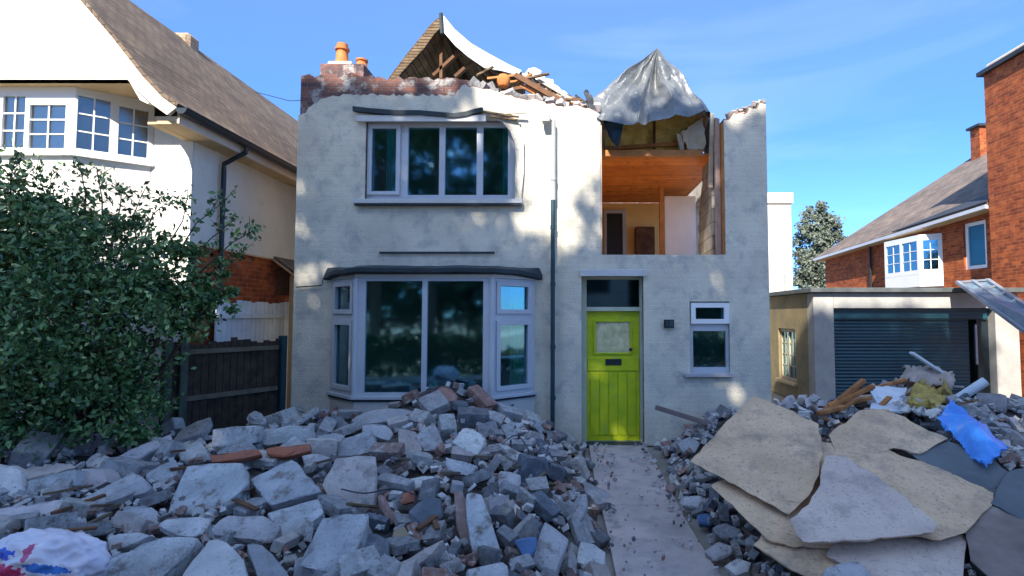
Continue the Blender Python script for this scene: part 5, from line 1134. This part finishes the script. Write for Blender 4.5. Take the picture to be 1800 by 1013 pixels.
# plastic bag lower left
def bag():
    bm = bmesh.new(); bmesh.ops.create_icosphere(bm, subdivisions=5, radius=1); c = P(92, 985, 3.0)
    for v in bm.verts:
        q = v.co.copy(); k = 1 + .22 * noise.noise(q * 1.7 + V((3, 1, 2))) + .16 * (1 - 2 * abs(noise.noise(q * 2.6))) + .06 * (1 - 2 * abs(noise.noise(q * 8)))
        v.co = V((q.x * .235 * k, q.y * .18 * k, q.z * .14 * k))
    me = bpy.data.meshes.new('plastic_bag'); bm.to_mesh(me); bm.free(); me.shade_smooth()
    m = mat('printed_white_bag', (.66, .62, .68), (.56, .55, .64), 5, .4, .4, 10, spec=.5); nt = m.node_tree; N = nt.nodes; L = nt.links
    b_ = N['Principled BSDF']; src = b_.inputs['Base Color'].links[0].from_socket; tc = N.new('ShaderNodeTexCoord'); cur = src
    for (cx, cz, rx, rz, col) in ((-.13, .01, .075, .03, (.02, .08, .5)), (-.10, -.065, .12, .035, (.5, .03, .12)), (.02, .03, .022, .05, (.45, .06, .16)), (.10, -.03, .09, .022, (.03, .16, .5))):
        s_ = N.new('ShaderNodeVectorMath'); s_.operation = 'SUBTRACT'; L.new(tc.outputs['Object'], s_.inputs[0]); s_.inputs[1].default_value = (cx, 0, cz)
        mm = N.new('ShaderNodeVectorMath'); mm.operation = 'MULTIPLY'; L.new(s_.outputs[0], mm.inputs[0]); mm.inputs[1].default_value = (1 / rx, 0, 1 / rz)
        ln = N.new('ShaderNodeVectorMath'); ln.operation = 'LENGTH'; L.new(mm.outputs[0], ln.inputs[0])
        nz = N.new('ShaderNodeTexNoise'); nz.inputs['Scale'].default_value = 38; L.new(tc.outputs['Object'], nz.inputs['Vector'])
        ad = N.new('ShaderNodeMath'); ad.operation = 'MULTIPLY_ADD'; L.new(nz.outputs['Fac'], ad.inputs[0]); ad.inputs[1].default_value = 1.6; L.new(ln.outputs['Value'], ad.inputs[2])
        lt = N.new('ShaderNodeMath'); lt.operation = 'LESS_THAN'; L.new(ad.outputs[0], lt.inputs[0]); lt.inputs[1].default_value = 1.75
        mx = N.new('ShaderNodeMix'); mx.data_type = 'RGBA'; L.new(lt.outputs[0], mx.inputs[0]); L.new(cur, mx.inputs[6]); mx.inputs[7].default_value = (*col, 1); cur = mx.outputs[2]
    L.new(cur, b_.inputs['Base Color'])
    o = link('plastic_bag', me, m, None, recenter=False); o.location = c; o.rotation_euler = (rad(-25), rad(8), 0)
    tag(o, 'crumpled white plastic bag with blue and red print in the lower left corner', 'plastic bag')
bag()
# ------------------------------------------------------------------ BUSH
r = random.Random(12)
bu = empty('bush', (P(150, 780, 5.8).x, 5.8, 0), 'large dark green leafy bush in front of the white neighbour house', 'bush')
bl = [(P(a, b, c), d) for a, b, c, d in ((30, 440, 6.0, .85), (130, 440, 5.9, .72), (230, 465, 6.0, .62), (320, 500, 6.1, .52), (372, 515, 6.2, .36), (40, 580, 5.7, 1.0), (170, 570, 5.7, .85), (290, 560, 5.95, .48), (60, 720, 5.6, .85), (190, 700, 5.75, .62),
    (-90, 480, 6, 1.1), (-90, 700, 5.8, 1.1), (240, 740, 5.9, .35), (-30, 370, 6.1, .6), (90, 385, 6.1, .4), (200, 400, 6.1, .3))]
pts = [p for p in blob_pts(bl, 46000, r, .34) if p.z > .25]
tw = []; brm = MB()
for (a, b, c, d) in ((60, 400, 20, 290), (100, 400, 90, 300), (150, 400, 140, 285), (200, 420, 215, 330), (250, 430, 300, 350), (290, 440, 330, 345), (330, 470, 420, 380), (350, 480, 448, 405), (360, 500, 430, 440), (20, 380, 30, 270), (180, 400, 170, 300), (310, 450, 400, 350), (120, 390, 60, 290), (0, 380, -10, 260), (240, 430, 250, 340)):
    p0 = P(a, b, 6.0); p1 = P(c, d, 6.1 + r.uniform(-.3, .3)); mid = p0.lerp(p1, .5) + V((r.uniform(-.08, .08), 0, r.uniform(.0, .12)))
    brm.tube([p0, mid, p1], .010, 5, .003)
    for k in range(26):
        t = r.uniform(.25, 1.0); q = p0.lerp(mid, t * 2) if t < .5 else mid.lerp(p1, t * 2 - 1); tw.append(q + V((r.gauss(0, .05), r.gauss(0, .05), r.gauss(0, .05))))
    for k in range(4):
        t = r.uniform(.4, .9); q = mid.lerp(p1, t); q2 = q + V((r.uniform(-.2, .2), r.uniform(-.1, .1), r.uniform(.02, .2))); brm.tube([q, q2], .005, 4, .002)
        for _ in range(7): tw.append(q.lerp(q2, r.random()) + V((r.gauss(0, .03), r.gauss(0, .03), r.gauss(0, .03))))
base_ = V((bu.location.x, 5.85, 0))
for c, rr in bl: brm.tube([base_ + V((r.uniform(-.2, .2), r.uniform(-.1, .1), 0)), base_.lerp(c, .5) + V((r.uniform(-.2, .2), 0, 0)), c], .04, 6, .012)
link('foliage', leaf_mesh('foliage', pts + tw, .066, r), BUSHL, bu); brm.build('branch', BARK, bu)
# ------------------------------------------------------------------ far tree
tr = empty('silver_tree', (11.5, 24.5, 0), 'pale grey green tree behind the garage and white building', 'tree')
bl = [(P(a, b, 24.5), d) for a, b, d in ((1440, 400, .9), (1425, 440, .9), (1462, 440, .85), (1440, 480, 1.2), (1418, 490, .7), (1475, 480, .7), (1438, 372, .55), (1415, 410, .5), (1465, 402, .5))]
r = random.Random(4); link('crown', leaf_mesh('crown', blob_pts(bl, 16000, r, .4), .15, r), SILVL, tr)
m = MB(); m.tube([(11.5, 24.5, 0), (11.4, 24.5, 3), (11.3, 24.5, 6)], .2, 8, .05); m.build('trunk', BARK, tr)
# ------------------------------------------------------------------ street side: unseen trees, crowns shaped to shade the front garden
def fproj(p): t = (8.17 - p.y) / SUN.y; q = p + SUN * t; return q.x, q.z
gapP = [F(*q) for q in ((838, 120), (846, 176), (862, 210), (905, 222), (905, 290), (915, 335), (935, 365), (965, 355), (975, 310), (1010, 322), (1058, 310), (1062, 120))]
gapR = [F(*q) for q in ((1262, 120), (1272, 242), (1300, 215), (1352, 196), (1360, 120))]
gapO = [F(*q) for q in ((1064, 285), (1262, 280), (1258, 420), (1200, 442), (1066, 425))]  # leaf gap added so sun reaches into the open room
spots = [(1003, 422, 12, 14), (1256, 480, 9, 16), (1262, 512, 10, 14), (1083, 748, 14, 15), (1048, 640, 20, 9), (1100, 640, 14, 8), (1318, 692, 22, 14), (930, 395, 16, 10), (955, 380, 10, 14), (640, 690, 5, 4), (573, 560, 4, 7), (533, 622, 7, 3), (870, 300, 8, 12), (1290, 690, 10, 14), (1120, 770, 12, 14), (900, 250, 6, 8), (1045, 410, 6, 8), (960, 420, 7, 9), (990, 790, 14, 8)]
spots = [(F(a, b), c / 116, d / 116) for a, b, c, d in spots]
def shade_keep(p):  # drops leaves so the crowns cast a set pattern of sun and shade
    x, z = fproj(p); nz_ = noise.noise(V((x * 2.4, z * 2.4, 0))) * .16; x += nz_; z += nz_ * .7
    if z > 5.72: return False
    if z > 5.5 and x < -1.3: return noise.noise(V((x * 3, z * 3, 5))) < .1
    if inpoly(x, z, gapP) or inpoly(x, z, gapR) or inpoly(x, z, gapO): return False
    for (c, a, b) in spots:
        if ((x - nz_ - c[0]) / (a * 1.25)) ** 2 + ((z - nz_ * .7 - c[1]) / (b * 1.25)) ** 2 < 1: return False
    if x < -4.45 and z > 1.7: return False
    if x > 3.3 and z > 5.0: return False
    if x > 8.2: return False
    return True
def at_(x, z, y): t = (8.17 - y) / -SUN.y; return V((x, 8.17, z)) + SUN * t
r = random.Random(77)
specs = [('tall leafy street tree with broad crown shaped for its shade, straight across from the green door', -9.5, [(1.6, 2.2, 1.7), (2.5, .4, 1.8), (3.4, 2.8, 1.5), (1.2, -1.2, 1.7), (3.2, 4.3, 1.2), (2.2, 4.2, 1.1), (.6, 1.2, 1.4), (3.2, -2.6, 1.7), (1.2, 4.1, .8)]),
         ('tall leafy street tree, crown shaped for its shade, across from the bay window', -9.0, [(-1.6, 2.6, 1.6), (-2.8, 4.2, 1.4), (-1.2, .6, 1.7), (-3.4, 2.4, 1.6), (-2.7, .2, 1.7), (-.4, 2.0, 1.2), (-1.6, -1.8, 1.8), (-3.8, 4.6, 1.1), (-1.5, 4.7, .9), (-.2, -.6, 1.4)]),
         ('leafy street tree, crown shaped for its shade, across from the dark fence and bush', -8.8, [(-4.4, 1.0, 1.4), (-5.4, -.2, 1.7), (-4.3, -1.6, 1.8), (-6.4, -1.6, 1.8), (-3.2, -3.4, 1.9), (-5.6, -3.6, 1.9), (-.4, -3.4, 1.9)]),
         ('broad leafy street tree, crown shaped for its shade, across from the garage', -9.2, [(4.8, 3.8, 1.5), (5.4, 1.6, 1.7), (4.6, -.4, 1.7), (6.9, 3.4, 1.5), (6.6, .8, 1.6), (5.4, -2.6, 1.8), (3.4, -4.6, 1.8), (1.2, -4.2, 1.8), (7.5, -1.4, 1.7)])]
for lab, y, bb in specs:
    cs = [(at_(x, z, y + r.uniform(-1.2, 1.2)), q) for x, z, q in bb]; mx = sum((c for c, q in cs), V()) / len(cs); cs = [(c if c.z > 2.2 else V((c.x, c.y, 2.2)), q) for c, q in cs]
    t = empty('street_tree', (mx.x, y, 0), lab, 'tree', 'trees across the street')
    cs += [(V((mx.x + r.uniform(-3, 3), y + r.uniform(-1, 1), z_)), 1.5) for z_ in (11, 12)]
    link('crown', leaf_mesh('crown', blob_pts(cs, 13500, r, .62), .34, r, shade_keep), TREEL, t)
    m = MB(); top = V((mx.x, y, mx.z)); m.tube([(mx.x, y, 0), (mx.x + .1, y, mx.z * .4), top], .32, 10, .12)
    for c, q in cs: m.tube([V((mx.x, y, mx.z * .5)), c.lerp(top, .3), c], .09, 6, .02)
    m.build('trunk', BARK, t)
for i, (x, y, h_, w_) in enumerate(((-24, -29, 14, 5), (-15.5, -27, 18, 5.5), (-6, -26, 18, 5.2), (-10.5, -29, 19, 5), (-1, -30, 17, 5), (6.5, -26, 15, 4.6), (14, -27, 14, 5), (23, -29, 12, 5))):
    t = empty('background_tree', (x, y, 0), 'dense background tree number %s from the west end of the far side of the street' % ('one two three four five six seven eight'.split()[i]), 'tree', 'background trees across the street')
    bb = [(V((x + r.uniform(-.5, .5) * w_, y + r.uniform(-1, 1), h_ * k)), w_ * (1.05 - k * .5)) for k in (.15, .3, .45, .6, .78)]
    link('crown', leaf_mesh('crown', blob_pts(bb, 5000, r, .6), .7, r), TREEL, t); MB().tube([(x, y, 0), (x, y, h_ * .6)], .3, 8, .1).build('trunk', BARK, t)
for lb_, xa, xb in (('clipped green hedge added west of the path behind the viewer to darken reflections', -9, -.3), ('clipped green hedge added east of the path behind the viewer to darken reflections', 1.7, 9)):
    he = empty('reflection_hedge', ((xa + xb) / 2, -1.9, 0), lb_, 'hedge')  # unseen hedge added so the bay glass reflects something dark
    link('foliage', leaf_mesh('foliage', [V((r.uniform(xa, xb), -1.9 + r.uniform(-.35, .35), r.uniform(.05, 1.35))) for _ in range(17000)], .12, r), TREEL, he)
oh = empty('street_house', (0, -17, 0), 'pale house across the street seen only as a reflection in the glass', 'house')
MB().box(-4.5, 3.5, -21, -15, 0, 5.4).build('wall', WHITE_R, oh); MB().prism([(-5, -21.4, 5.4), (4, -21.4, 5.4), (4, -14.6, 5.4), (-5, -14.6, 5.4)], (0, 0, .2)).build('eave', CREAM, oh)
MB().prism([(-5, -14.5, 5.6), (-5, -21.5, 5.6), (-5, -18, 8.6)], (9, 0, 0)).build('roof', SLATE, oh)
for x in (-3.2, 0.8): MB().box(x, x + 1.6, -14.99, -14.95, 3.2, 4.6).build('window', BLACK, oh); MB().box(x, x + 1.6, -14.99, -14.95, .9, 2.2).build('window', BLACK, oh)
